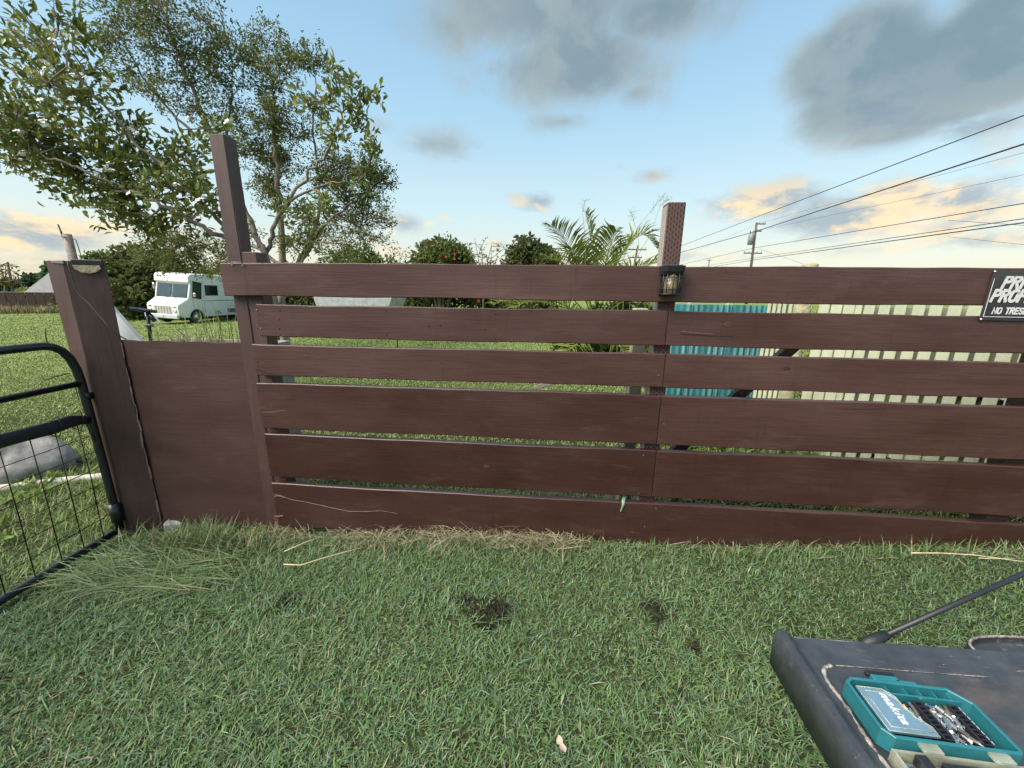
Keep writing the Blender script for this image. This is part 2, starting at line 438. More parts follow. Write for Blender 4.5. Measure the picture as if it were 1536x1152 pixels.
    mxd = ns.new('ShaderNodeMix'); mxd.data_type = 'RGBA'; ls.new(mrd.outputs[0], mxd.inputs[0]); ls.new(mx3.outputs[2], mxd.inputs[6]); mxd.inputs[7].default_value = (c3[0] * .75, c3[1] * .7, c3[2] * .7, 1)
    hv_ = ns.new('ShaderNodeHueSaturation'); mrv = ns.new('ShaderNodeMapRange'); mrv.inputs[3].default_value = .86; mrv.inputs[4].default_value = 1.14
    ls.new(oi.outputs['Random'], mrv.inputs[0]); ls.new(mrv.outputs[0], hv_.inputs['Value']); ls.new(mxd.outputs[2], hv_.inputs['Color'])
    colour = hv_.outputs[0]
    ht = ns.new('ShaderNodeMath'); ht.operation = 'MULTIPLY_ADD'; ls.new(wv.outputs[0], ht.inputs[0]); ht.inputs[1].default_value = .16; ls.new(g2.outputs[0], ht.inputs[2])
    height = ht.outputs[0]
    if incised:
        sp = ns.new('ShaderNodeSeparateXYZ'); ls.new(tc.outputs['Object'], sp.inputs[0])
        def M_(op, a, bb=None, c=None):
            n = ns.new('ShaderNodeMath'); n.operation = op
            for i, v in enumerate((a, bb, c)):
                if v is None: continue
                if isinstance(v, (int, float)): n.inputs[i].default_value = v
                else: ls.new(v, n.inputs[i])
            return n.outputs[0]
        hor = M_('ADD', sp.outputs[0], sp.outputs[1])
        u = M_('MULTIPLY', hor, 70.0)
        col_i = M_('FLOOR', u)
        v = M_('ADD', M_('MULTIPLY', sp.outputs[2], 40.0), M_('MULTIPLY', M_('MODULO', col_i, 2.0), .5))
        fu = M_('ABSOLUTE', M_('SUBTRACT', M_('FRACT', u), .5)); fv = M_('ABSOLUTE', M_('SUBTRACT', M_('FRACT', v), .5))
        d = M_('ADD', M_('POWER', M_('MULTIPLY', fu, 3.6), 2.0), M_('POWER', M_('MULTIPLY', fv, 2.7), 2.0))
        slit = ns.new('ShaderNodeMapRange'); slit.interpolation_type = 'SMOOTHSTEP'; ls.new(d, slit.inputs[0]); slit.inputs[1].default_value = .45; slit.inputs[2].default_value = 1.0
        height = M_('MULTIPLY_ADD', slit.outputs[0], 2.2, height)
        mx4 = ns.new('ShaderNodeMix'); mx4.data_type = 'RGBA'; ls.new(slit.outputs[0], mx4.inputs[0]); mx4.inputs[6].default_value = (.020, .012, .010, 1); ls.new(colour, mx4.inputs[7])  # slits coloured dark for dirt and the shade inside the cuts
        colour = mx4.outputs[2]
    ls.new(colour, b.inputs['Base Color'])
    bp = ns.new('ShaderNodeBump'); bp.inputs['Strength'].default_value = .30; bp.inputs['Distance'].default_value = .0018
    ls.new(height, bp.inputs['Height']); ls.new(bp.outputs[0], b.inputs['Normal'])
    rr = ns.new('ShaderNodeMapRange'); rr.inputs[3].default_value = rough - .12; rr.inputs[4].default_value = rough + .18
    ls.new(big.outputs[0], rr.inputs[0]); ls.new(rr.outputs[0], b.inputs['Roughness'])
    b.inputs['Specular IOR Level'].default_value = .45
    return m

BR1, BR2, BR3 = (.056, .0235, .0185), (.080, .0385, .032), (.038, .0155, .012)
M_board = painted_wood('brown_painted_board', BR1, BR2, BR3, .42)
M_board_mid = painted_wood('brown_paint_mid', (.050, .0205, .016), (.068, .031, .0255), (.032, .013, .0105), .40)
M_board_deep = painted_wood('brown_paint_deep', (.042, .0165, .013), (.058, .0255, .021), (.027, .0105, .0085), .36)  # browns graded darker and redder towards the lowest boards
M_post = painted_wood('brown_painted_post', (.056, .0265, .022), (.074, .038, .032), (.040, .019, .016), .5, False, 'Z')
M_incised = painted_wood('brown_incised_post', (.085, .042, .034), (.110, .058, .048), (.062, .031, .026), .55, True, 'Z')
M_panel = painted_wood('brown_painted_panel', (.050, .0215, .017), (.066, .031, .0255), (.039, .0165, .013), .5)
M_rawwood = mat('grey_raw_wood', (.33, .29, .25), .8, var=.25, vscale=9, bump=.4, bscale=80, stretch=(8, 8, 1))
M_endgrain = mat('cut_log_end', (.40, .33, .20), .85, var=.45, vscale=30, bump=.6, bscale=90)
M_splinter = mat('pale_split_wood', (.17, .12, .095), .8, var=.35, vscale=40)
M_darkhole = mat('dark_hole', (.012, .009, .008), .9)
M_nail = mat('nail_head', (.22, .20, .19), .45, metal=.7)
M_blackmetal = mat('black_gate_paint', (.010, .012, .014), .33, spec=.6, var=.3, vscale=25, bump=.06, bscale=120)
M_rubber = mat('black_rubber', (.016, .018, .018), .55, var=.3, vscale=14, bump=.2, bscale=50)
M_wire = mat('dark_mesh_wire', (.018, .015, .012), .5, metal=.4)
M_rust = mat('rusty_pipe', (.13, .085, .06), .8, var=.35, vscale=20, bump=.5, bscale=50, col2=(.26, .22, .19))
M_cable = mat('brown_cable', (.05, .032, .026), .6)
M_blackcap = mat('black_cap', (.014, .014, .016), .4)
M_pale = mat('pale_green_fence_paint', (.38, .42, .28), .65, var=.25, vscale=6, bump=.15, bscale=70, stretch=(1, 1, .4), col2=(.48, .50, .35))
M_paledark = mat('pale_fence_gap_shade', (.21, .22, .15), .8, var=.2)  # darker tone stands in for the shade between pickets
M_teal = mat('teal_sheet', (.010, .085, .09), .5, var=.4, vscale=4, bump=.3, bscale=20, col2=(.02, .15, .15))
M_roundpost = mat('lichen_post', (.27, .24, .15), .85, var=.4, vscale=18, bump=.6, bscale=50, col2=(.42, .40, .24))
M_grass = attr_mat('grass_blade', .6, .16, .2)
M_leaf = attr_mat('leaf_blade', .62, .42, .18)
M_bark = mat('pale_bark', (.16, .12, .088), .85, var=.4, vscale=9, bump=.7, bscale=30, stretch=(1, 1, .35), col2=(.30, .245, .19))
M_darkbark = mat('dark_bark', (.09, .065, .05), .9, var=.35, vscale=8, bump=.6, bscale=25)
M_white = mat('white_body_paint', (.74, .735, .725), .42, var=.06, vscale=3, bump=.02, bscale=30, coat=.15)
M_cream = mat('aged_white_paint', (.62, .58, .51), .5, var=.15, vscale=9)
M_glass = mat('tinted_glass', (.035, .06, .065), .08, spec=.8, var=.1)
M_blackglass = mat('dark_glass', (.012, .014, .016), .1, spec=.7)
M_chrome = mat('chrome', (.62, .62, .62), .22, metal=1.0, var=.1, vscale=20)
M_tyre = mat('tyre_rubber', (.018, .018, .019), .8, var=.2, bump=.2)
M_red = mat('red_lens', (.42, .03, .02), .25)
M_blackpl = mat('black_plastic', (.016, .017, .02), .45, var=.25, vscale=30)
M_solar = mat('solar_glass', (.05, .07, .10), .07, spec=.9)
M_amber = mat('amber_ribbed_glass', (.26, .20, .10), .18, spec=.6, var=.45, vscale=26, stretch=(1, 1, .12), trans=.25)
M_greypaint = mat('weathered_white_sheet', (.33, .35, .36), .6, var=.25, vscale=7, bump=.25, bscale=30)
M_concrete = mat('pale_boulder', (.26, .24, .22), .9, var=.45, vscale=6, bump=1.0, bscale=14)
M_pipe = mat('weathered_pipe', (.42, .39, .32), .8, var=.25, vscale=10, bump=.3, bscale=40)
M_brownwall = mat('brown_far_fence', (.075, .04, .032), .8, var=.3, vscale=1.2, stretch=(1, 1, .5))
M_roof = mat('grey_roof_sheet', (.24, .23, .215), .6, var=.15, vscale=2)
M_pole = mat('weathered_pole_wood', (.085, .068, .055), .85, var=.3, vscale=3, stretch=(3, 3, .5))
M_cablefar = mat('overhead_wire', (.03, .032, .036), .6)
M_steelgrey = mat('transformer_grey', (.22, .24, .25), .5)

# ------------------------------------------------------------------ ground
def ground_material():
    m = bpy.data.materials.new('ground_soil_and_turf'); m.use_nodes = True
    nt = m.node_tree; ns, ls = nt.nodes, nt.links
    b = ns['Principled BSDF']; tc = ns.new('ShaderNodeTexCoord')
    def nz(scale, detail=6, rough=.6):
        n = ns.new('ShaderNodeTexNoise'); n.inputs['Scale'].default_value = scale; n.inputs['Detail'].default_value = detail; n.inputs['Roughness'].default_value = rough
        ls.new(tc.outputs['Object'], n.inputs['Vector']); return n.outputs[0]
    def mr(v, a, bb, c=0., d=1.):
        n = ns.new('ShaderNodeMapRange'); ls.new(v, n.inputs[0]); n.inputs[1].default_value = a; n.inputs[2].default_value = bb; n.inputs[3].default_value = c; n.inputs[4].default_value = d; return n.outputs[0]
    def mx(f, a, bb):
        n = ns.new('ShaderNodeMix'); n.data_type = 'RGBA'; ls.new(f, n.inputs[0])
        for i, v in ((6, a), (7, bb)):
            if isinstance(v, tuple): n.inputs[i].default_value = (*v, 1)
            else: ls.new(v, n.inputs[i])
        return n.outputs[2]
    soil = mx(mr(nz(9), .35, .65), (.042, .048, .020), (.070, .085, .034))
    turf1 = mx(mr(nz(1.1, 8, .7), .3, .7), (.15, .195, .052), (.21, .25, .08))
    turf = mx(mr(nz(14, 6, .75), .55, .8, 0, .5), turf1, (.22, .235, .11))
    sp = ns.new('ShaderNodeSeparateXYZ'); ls.new(tc.outputs['Object'], sp.inputs[0])
    far = mr(sp.outputs[1], 4.0, 9.0)
    ls.new(mx(far, soil, turf), b.inputs['Base Color'])
    b.inputs['Roughness'].default_value = .95; b.inputs['Specular IOR Level'].default_value = .1
    bp = ns.new('ShaderNodeBump'); bp.inputs['Strength'].default_value = .9; bp.inputs['Distance'].default_value = .05
    ls.new(nz(22, 8, .75), bp.inputs['Height']); ls.new(bp.outputs[0], b.inputs['Normal'])
    return m
M_ground = ground_material()
t_ = np.linspace(-1, 1, 221)
gx = np.sinh(t_ * 6.2) / np.sinh(6.2) * 900
gy = np.sinh(t_ * 6.2) / np.sinh(6.2) * 900 + 2
GX, GY = np.meshgrid(gx, gy, indexing='ij')
GV = np.stack([GX, GY, gz(GX, GY)], -1).reshape(-1, 3)
i_, j_ = np.meshgrid(np.arange(220), np.arange(220), indexing='ij'); k_ = (i_ * 221 + j_).ravel()
ground = big_mesh('ground', GV, np.stack([k_, k_ + 221, k_ + 222, k_ + 1], 1), 4, None, M_ground, smooth=True)
tag(ground, kind='structure')

# lawn in front of the fence -------------------------------------------------
fe = np.array([math.cos(YAW), math.sin(YAW), 0]); fn = np.array([-math.sin(YAW), math.cos(YAW), 0])
def fence_pt(s, off, z): return Vector(fe * s + fn * (FD + off)) + Vector((0, 0, z))
G_COLS = [(.108, .170, .050), (.145, .218, .074), (.13, .20, .100), (.165, .205, .080), (.34, .30, .18), (.12, .10, .065), (.20, .265, .145)]
PAINT = [(-.09, 1.513, .085), (-.05, 1.55, .06), (-.16, 1.565, .055), (-.21, 1.60, .04), (.701, 1.517, .045), (.68, 1.55, .03), (.797, 1.346, .024), (-1.121, 1.63, .034), (-1.10, 1.66, .028),
         (.649, 1.13, .018), (-.381, 1.471, .02), (-.01, 1.50, .04), (-.12, 1.59, .035)]
def value_noise(x, y, f, seed):
    r = np.random.default_rng(seed); k = r.normal(size=(10, 2)) * f; ph = r.random(10) * 6.28
    return sum(np.sin(x * a + y * b + p) for (a, b), p in zip(k, ph)) / 4.5
def lawn(n, x0, x1, y0, y1, lmin, lmax, wmin, wmax, name, label, cols, wts, keep=None, lean=(.45, 1.45), parent=None):
    x = rng.uniform(x0, x1, n); y = rng.uniform(y0, y1, n)
    if keep is not None:
        k = keep(x, y); x, y = x[k], y[k]
    n = len(x)
    patch = value_noise(x, y, 3.0, 3)
    ln = rng.uniform(lmin, lmax, n) * (1 + .25 * patch)
    wd = rng.uniform(wmin, wmax, n)
    col = pick(cols, wts, n)
    p2 = value_noise(x, y, 2.2, 11); p3 = value_noise(x, y, 5.0, 23)
    dry = (rng.random(n) < np.clip(.03 + .10 * p2 + .07 * p3, 0, .4))
    col[dry] = pick([(.26, .23, .12), (.17, .16, .075), (.34, .30, .18)], [3, 4, 1], int(dry.sum()))
    col *= (1 + .16 * p2)[:, None] * np.array([.88, .97, 1.02])
    z = gz(x, y)
    yaw = rng.uniform(0, 6.283, n) + .6 * value_noise(x, y, 2.5, 5)
    stain = np.zeros(n)
    for cx, cy, r in PAINT:
        rr = np.hypot((x - cx), (y - cy) * 1.3) / r
        stain = np.maximum(stain, np.clip(1.7 - rr + .5 * value_noise(x, y, 30, 9), 0, 1))
    hit = rng.random(n) < stain * .97
    col[hit] = np.array([.011, .0065, .007]) * (1 + rng.random((int(hit.sum()), 1)) * .8)
    ln[hit] *= .8
    o = blades(np.stack([x, y, z - .004], 1), ln, wd, yaw, rng.uniform(*lean, n), rng.uniform(-.1, .7, n), np.clip(col, 0, 1), name, M_grass, parent)
    return tag(o, label, 'grass', kind='stuff')
def front_keep(x, y):   # in front of the fence line, and what the tall boards leave free
    s = x * fe[0] + y * fe[1]; off = x * fn[0] + y * fn[1] - FD
    return (off < .02) & ~((x > .62) & (y < .45))
lawn(230000, -3.1, 3.5, .35, 2.5, .016, .052, .0022, .0046, 'lawn', 'short coarse green lawn in front of the brown fence', G_COLS, [5, 5, 4, 3, .35, .3, 2.5], front_keep)
lawn(40000, -3.1, 3.5, .35, 2.5, .02, .06, .0012, .0024, 'thatch', 'fine dry thatch lying between the blades of the front lawn', [(.30, .27, .16), (.22, .21, .11), (.17, .19, .09)], [2, 3, 3], front_keep, (1.2, 1.55))
lawn(15000, -2.9, 3.4, .4, 2.4, .045, .11, .0024, .0050, 'long_grass', 'longer pale green blades scattered through the front lawn', [(.13, .20, .08), (.14, .21, .12), (.20, .235, .12), (.34, .30, .18)], [5, 5, 2, .3], front_keep, (1.0, 1.5))

# field behind the fence: density and blade size follow what can be told apart
def field():
    n = 300000
    y = 2.15 * (34.0 / 2.15) ** rng.random(n)
    x = rng.uniform(-1.55, 1.35, n) * (y + .6)
    off = x * fn[0] + y * fn[1] - FD
    k = (off > .03) & ~((y < 3.6) & (x < -2.75) & (rng.random(n) < .55))
    x, y = x[k], y[k]; n = len(x)
    ln = rng.uniform(.022, .048, n) * (1 + np.minimum(y, 20) * .05); wd = rng.uniform(.0016, .0028, n) * y * .8 + .0012
    col = pick([(.165, .22, .056), (.215, .27, .078), (.25, .28, .10), (.32, .30, .16)], [5, 5, 3, .8], n)
    col *= (1 + .13 * value_noise(x, y, 1.6, 41))[:, None]
    o = blades(np.stack([x, y, gz(x, y) - .004], 1), ln, wd, rng.uniform(0, 6.283, n), rng.uniform(.3, 1.2, n), rng.uniform(0, .6, n), np.clip(col, 0, 1), 'field_grass', M_grass)
    tag(o, 'mown yellow-green grass of the field behind the fence', 'grass', kind='stuff')
field()

# ------------------------------------------------------------------ slat fence
fence = empty('slat_fence', Vector(fn * FD), YAW, 'brown painted slat fence with wide horizontal boards on square posts', 'fence')
def board(s0, s1, z0, z1, off=0.0, chip=0.0, dz=0.0, seed=0):
    """one plank with eased edges, slightly wavy, dressed faces; front faces -y"""
    r = np.random.default_rng(seed); L = s1 - s0; th = .038
    n = max(8, int(L / .045)); b = .004
    prof = [(0, z0 + b), (b, z0), (th - b, z0), (th, z0 + b), (th, z1 - b), (th - b, z1), (b, z1), (0, z1 - b)]
    prof += [(0, z1 - b - (z1 - z0 - 2 * b) * k / 6) for k in range(1, 6)]
    cx, cz = (s0 + s1) / 2, (z0 + z1) / 2
    ph = r.random(8) * 6.28; mb = MB(); vs = []; k = len(prof)
    for i in range(n + 1):
        t = i / n; s = s0 + L * t
        wob = .0016 * math.sin(s * 2.1 + ph[0]) + .0010 * math.sin(s * 7.3 + ph[1])
        wt = .0012 * math.sin(s * 5.1 + ph[2]) + .0007 * math.sin(s * 17 + ph[3])
        cup = .0015 * math.sin(s * 1.3 + ph[4])
        for y, z in prof:
            f = (z - cz) / (z1 - z0) * 2
            zz = z + (wob + wt * (1 if f > 0 else -1)) + dz * t
            ee = 0
            if i == 0 and chip: ee = chip * max(0, math.sin(z * 95 + ph[5])) * (1 if abs(f) > .2 else .5) + chip * .3 * r.random()
            if i == n: ee = -.0015 * r.random()
            vs.append((s + ee - cx, off + y + cup * (1 - f * f), zz - cz))
    fs = [(i * k + j, (i + 1) * k + j, (i + 1) * k + (j + 1) % k, i * k + (j + 1) % k) for i in range(n) for j in range(k)]
    fs += [tuple(range(k)), tuple(n * k + j for j in range(k))[::-1]]
    mb.add(vs, fs)
    return mb.build('board', M_board, fence, (cx, 0, cz))
SEAM = .652
RIGHT = 3.7
B = []
B.append(board(-1.798, RIGHT, 1.473, 1.651, -.004, .003, 0, 1))
for i, (zz0, zz1, l, seam, ch) in enumerate([(1.246, 1.427, -1.622, .640, .003), (1.018, 1.200, -1.684, .650, .012), (.688, .972, -1.687, .650, .004), (.363, .650, -1.682, .655, .004)]):
    B.append(board(l, seam - .0015, zz0, zz1, 0, ch, 0, 10 + i))
    B.append(board(seam + .0015, RIGHT, zz0, zz1, .001, 0, 0, 20 + i))
B.append(board(-1.684, RIGHT, .012, .317, .002, .008, 0, 31))
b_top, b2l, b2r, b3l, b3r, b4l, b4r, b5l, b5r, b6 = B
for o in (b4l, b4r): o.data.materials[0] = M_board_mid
for o in (b5l, b5r, b6): o.data.materials[0] = M_board_deep
# splits and nail holes (children of their board, in the board's own frame)
def on_board(bd, px, py, off=-.0012):
    d = ray(px, py); t = FD / (d[0] * fn[0] + d[1] * fn[1])
    X = d * t
    return Vector((X @ fe - bd.location.x, off, X[2] + CAM_H - bd.location.z))
def split(bd, pts, w, material):
    p = [on_board(bd, *q) for q in pts]; mb = MB(); vs = []
    for i, q in enumerate(p):
        ww = w * (.25 + .75 * math.sin(math.pi * (i + .6) / (len(p) + .2))) * random.uniform(.6, 1.3)
        vs += [q + Vector((0, 0, ww / 2)), q + Vector((0, -.0006, -ww / 2))]
    mb.add(vs, [(2 * i, 2 * i + 1, 2 * i + 3, 2 * i + 2) for i in range(len(p) - 1)])
    return mb.build('split', material, bd)
split(b6, [(412, 741), (422, 743), (436, 749), (455, 752), (478, 757), (500, 762), (524, 767), (548, 767), (572, 766), (596, 770)], .006, M_splinter)
split(b6, [(412, 738), (424, 738.5), (440, 744), (470, 752), (500, 759)], .003, M_darkhole)
split(b6, [(411, 774), (418, 774), (425, 773)], .010, M_splinter)
split(b6, [(411, 744), (419, 743.5), (428, 746)], .008, M_splinter)
split(b3l, [(384, 539), (410, 539), (440, 538), (470, 535)], .003, M_darkhole)
split(b3l, [(383, 555), (390, 556), (398, 558), (410, 561)], .006, M_darkhole)
split(b4l, [(386, 586), (391, 585.5), (396, 587)], .006, M_darkhole)
split(b4l, [(393, 618), (410, 618), (428, 615)], .003, M_splinter)
split(b2r, [(1020, 500), (1040, 502), (1070, 504), (1100, 504.5)], .004, M_darkhole)
split(b2r, [(1022, 497), (1045, 499.5), (1070, 501)], .002, M_splinter)
split(b4r, [(1260, 613), (1290, 614), (1330, 612)], .0025, M_darkhole)
def nails(bd, pts, r=.0035, material=None, name='nail_hole'):
    for q in pts:
        c = on_board(bd, *q, off=-.0012)
        mb = MB(); mb.lathe([(r, .002), (r, 0), (r * .6, -.0008), (.0001, -.0009)], (0, 0, 0), 8, 'Y')
        mb.build(name, material or M_darkhole, bd, c)
nails(b2l, [(420, 466), (419, 479.5), (419, 493), (420, 503), (580, 467), (580, 502), (743, 471), (743, 508), (643, 489), (660, 488), (728, 494)])
nails(b2l, [(385, 465), (391, 493)], .004, M_nail, 'nail')
nails(b3l, [(387, 543)], .006)
nails(b2r, [(1003, 498)], .003)
nails(b_top, [(352, 441)], .004, M_nail, 'nail')
nails(b_top, [(345, 397.5), (1145, 441), (1180, 447)], .004)
nails(b6, [(967, 790), (984, 763), (610, 792)], .003, M_nail, 'nail')
nails(b5l, [(958, 740), (965, 683)], .003, M_nail, 'nail')
nails(b3l, [(988, 563)], .003, M_nail, 'nail'); nails(b4r, [(996, 636)], .003, M_nail, 'nail')
# knots
def knot(bd, px, py, w, h):
    c = on_board(bd, px, py, -.0006)
    mb = MB()
    for k, (f, y) in enumerate(((1, 0.), (.72, -.0011), (.4, -.0002))):
        pass
    n = 14; vs = []
    for f, y in ((1, .0004), (.75, -.0010), (.42, -.0004), (.05, -.0002)):
        vs += [(w * f * math.cos(6.283 * j / n) * random.uniform(.9, 1.1), y, h * f * math.sin(6.283 * j / n) * random.uniform(.9, 1.1)) for j in range(n)]
    mb.add(vs, [(i * n + j, i * n + (j + 1) % n, (i + 1) * n + (j + 1) % n, (i + 1) * n + j) for i in range(3) for j in range(n)], True)
    mb.build('knot', M_board, bd, c)
for a in ((b_top, 453, 417, .014, .010), (b_top, 400, 423, .013, .008), (b_top, 747, 404, .02, .010), (b_top, 1058, 428, .02, .013), (b_top, 1316, 412, .026, .016), (b_top, 1290, 426, .015, .01),
          (b2r, 1092, 487, .022, .014), (b3r, 1180, 552, .02, .012), (b5l, 730, 700, .018, .012)): knot(*a)

# posts (behind the boards)
def post(s0, s1, y0, y1, z0, z1, m, name='post', bev=.004):
    cx, cy, cz = (s0 + s1) / 2, (y0 + y1) / 2, (z0 + z1) / 2
    return MB().box((0, 0, 0), (s1 - s0, y1 - y0, z1 - z0), None, bev).build(name, m, fence, (cx, cy, cz))
tall = post(-1.786, -1.702, .042, .131, -.5, 2.300, M_post)
short = post(-1.700, -1.612, .044, .133, -.5, 1.712, M_post)
# incised right-hand faces
MB().box((0, 0, 0), (.002, .081, .64), None).build('incised_face', M_incised, tall, (.0432, 0, .828))
MB().box((0, 0, 0), (.002, .081, .26), None).build('incised_face', M_incised, short, (.0452, 0, .96))
cpost = post(.596, .684, .042, .131, -.4, 1.957, M_incised)
MB().box((0, 0, 0), (.002, .083, 2.33), None).build('bare_side', M_rawwood, cpost, (-.0452, 0, 0))
post(2.50, 2.60, .045, .135, -.3, 1.42, M_post)
# latch staple on the top board
st = MB(); st.tube([(-.03, -.008, 0), (-.03, -.014, .004), (.03, -.014, .004), (.03, -.008, 0)], .0035, 6)
st.tube([(-.034, -.006, -.010), (-.026, -.010, -.012)], .004, 6); st.tube([(.026, -.006, -.010), (.038, -.010, -.014)], .004, 6)
st.build('staple', M_rust, fence, (-1.69, 0, 1.648))
# short solid panel towards the gate post
pn = MB()
n = 28
for k in range(1):
    pts = [(-2.60 + (.855) * i / n, 1.197 + .003 * math.sin(i * .8)) for i in range(n + 1)] + [(-1.735, -.035)] + [(-1.735 - .865 * i / n, -.035 + .004 * math.sin(i * 1.7)) for i in range(1, n + 1)]
    Mx = Matrix(((1, 0, 0), (0, 0, 1), (0, 1, 0)))
    pn.prism([(x + 2.13, z - .6) for x, z in pts], .0, .02, Mx)
pn.build('panel', M_panel, fence, (-2.13, .044, .6))
# straining braces behind the boards
def brace(p0, p1, w, th, m, name='brace'):
    p0, p1 = Vector(p0), Vector(p1); d = p1 - p0; L = d.length
    q = d.to_track_quat('X', 'Z')
    return MB().box((0, 0, 0), (L, th, w), None, .003).build(name, m, fence, (p0 + p1) / 2, q.to_euler())
brace((.72, .16, .48), (1.43, .16, 1.30), .062, .04, M_post)
brace((-.05, .55, .86), (.52, .17, 1.13), .03, .02, M_rawwood)

# ------------------------------------------------------------------ gate post
gp = empty('gate_post', fence_pt(-2.67, 0, -.15), YAW, 'wide brown boxed gate post beside the black tube gate', 'post')
cs = [(-.145, .02), (-.138, -.03), (-.02, -.052), (.118, .036), (.112, .046), (-.14, .046)]
n = len(cs); vs = []
Z = [0, .2, .5, .9, 1.3, 1.70, 1.802]
for z in Z:
    t = z / 1.802
    for x, y in cs:
        sx = (1.13 if x < 0 else 1.0) * t + (.92 if x < 0 else 1.06) * (1 - t)
        if z == Z[-1] and x > 0: pass
        vs.append((x * sx + .004 * math.sin(z * 3 + x * 20), y + .004 * math.sin(z * 4 + x * 9), z))
fs = [(i * n + j, i * n + (j + 1) % n, (i + 1) * n + (j + 1) % n, (i + 1) * n + j) for i in range(len(Z) - 1) for j in range(n)] + [tuple((len(Z) - 1) * n + j for j in range(n))]
MB().add(vs, fs).build('boxing', M_post, gp)
# black cap over the worn log end on the right
MB().box((.056, .014, 1.797), (.130, .040, .030), (0, .0, .57), .003).build('cap', M_blackcap, gp)
eg = MB(); pts = [(-.055, .0), (.057, .0), (.060, -.018), (.040, -.036), (.01, -.045), (-.025, -.040), (-.048, -.022)]
eg.prism(pts, -.004, .006, Matrix(((1, 0, 0), (0, 0, 1), (0, 1, 0))))
eg.build('log_end', M_endgrain, gp, (.062, -.009, 1.781), (0, 0, .57))
# flaking seam between post and panel
z = 1.34
while z > .12:
    h = random.uniform(.03, .12); x = .120 + random.uniform(-.003, .003)
    w_ = random.choice([.003, .004, .004, .007, .009])
    if random.random() < .85: MB().box((x, .036 + random.uniform(-.003, .002), z - h / 2), (w_, .008, h * .95), (random.uniform(-.05, .05), random.uniform(-.06, .06), .5)).build('paint_flake', M_splinter, gp)
    z -= h
MB().box((-.05, -.054, 1.794), (.11, .004, .012), (0, .05, -.24)).build('tin_strip', M_nail, gp)

# rusty pipe with wire behind the post
pt = empty('rusty_pipe', fence_pt(-2.885, .16, -.2), YAW, 'thin rusty pipe with a loop of wire standing behind the gate post', 'pipe')
MB().tube([(-.01, 0, 0), (0, 0, 1.0), (-.012, 0, 2.02)], .021, 14).build('pipe', M_rust, pt)
MB().tube([(-.032, -.01, 2.01), (-.034, -.01, 2.03), (-.042, -.01, 2.07), (-.044, -.01, 2.075)], .0045, 6).build('nail', M_rust, pt)
MB().tube([(-.03, -.018, 2.005), (0, -.024, 2.0), (.03, -.02, 1.998), (.052, -.01, 1.985), (.056, -.01, 1.95), (.062, -.01, 1.88), (.068, -.01, 1.80)], .0025, 6).build('wire_loop', M_cable, pt)

cab = MB(); P_ = []
for px, py in [(101, 391), (103, 400), (107, 414), (113, 432), (121, 444), (134, 456), (147, 471), (160, 486), (170, 499), (176, 508)]:
    d = ray(px, py); t = (FD - .075) / (d[0] * fn[0] + d[1] * fn[1]); P_.append(Vector(d * t) + Vector((0, 0, CAM_H)))
P_[-1] = P_[-1] + Vector((.0, .05, -.01))
cab.tube(P_, .0032, 6)
tag(cab.build('cable', M_cable), 'thin dark cable trailing diagonally across the front of the gate post', 'cable')

# ------------------------------------------------------------------ tube gate, swung towards the viewer
GXp = -2.555
gt = empty('tube_gate', (GXp, 2.235, -.03), R(-90) - .012, 'black tubular field gate with wire mesh, standing open beside the gate post', 'gate')
# local x runs from the hinge towards the viewer
GL = 1.75; tr = .0215
MB().tube([(.012, 0, 0), (.012, 0, .25), (.014, 0, .5), (.018, 0, .8), (.021, 0, 1.0), (.028, 0, 1.07), (.045, 0, 1.135), (.075, 0, 1.185), (.115, 0, 1.213), (.16, 0, 1.224), (.3, 0, 1.226), (GL, 0, 1.226)], tr, 14).build('frame', M_blackmetal, gt)
MB().tube([(.012, 0, .0), (.3, 0, -.002), (GL, 0, 0)], tr, 14).build('bottom_rail', M_blackmetal, gt)
MB().tube([(.02, 0, .985), (GL, 0, .985)], .018, 12).build('rail', M_blackmetal, gt)
MB().tube([(.02, 0, .765), (GL, 0, .768)], .019, 12).build('rail', M_blackmetal, gt)
MB().tube([(GL, 0, 0), (GL, 0, 1.226)], tr, 12).build('end_bar', M_blackmetal, gt)
for x in (.105, .215, .33, .455, .58, .70, .82, .94, 1.06, 1.18, 1.3, 1.42, 1.54, 1.66):
    MB().tube([(x - .004, .004, .76), (x + random.uniform(-.006, .006), .006, .4), (x + .012, .004, 0)], .0028, 5).build('mesh_wire', M_wire, gt)
for z in (.655, .55, .445, .34, .235, .125):
    MB().tube([(.02, -.002, z + .006), (.5, -.004, z + random.uniform(-.006, .006)), (GL, -.002, z)], .0022, 5).build('mesh_wire', M_wire, gt)
# hinges and ties
hg = MB(); hg.box((-.02, .0, .90), (.05, .03, .022), None, .003); hg.tube([(.012, 0, .885), (.012, 0, .925)], .027, 12); hg.box((-.045, .0, .915), (.022, .02, .05), None, .003)
hg.build('hinge', M_blackmetal, gt)
hg = MB(); hg.tube([(.012, 0, .06), (.012, 0, .19)], .030, 12); hg.box((-.025, 0, .12), (.05, .05, .12), None, .004); hg.tube([(-.04, 0, .10), (-.10, 0, .10)], .009, 8)
hg.build('hinge', M_blackmetal, gt)
for x0, z0, pts in ((.10, 1.226, [(0, -.02, .0), (.01, -.03, .015), (.0, -.04, .06), (-.01, -.045, .085)]), (.30, 1.226, [(0, -.018, .015), (.03, -.03, -.01), (.04, -.03, -.06)]),
                    (.05, 1.05, [(0, -.02, 0), (.05, -.05, -.01), (.10, -.055, -.02)]), (.04, .955, [(0, -.02, .05), (0, -.02, -.08), (.06, -.03, -.09)])):
    MB().tube([(x0 + a, b, z0 + c) for a, b, c in pts], .0026, 5).build('tie_wire', M_wire, gt)
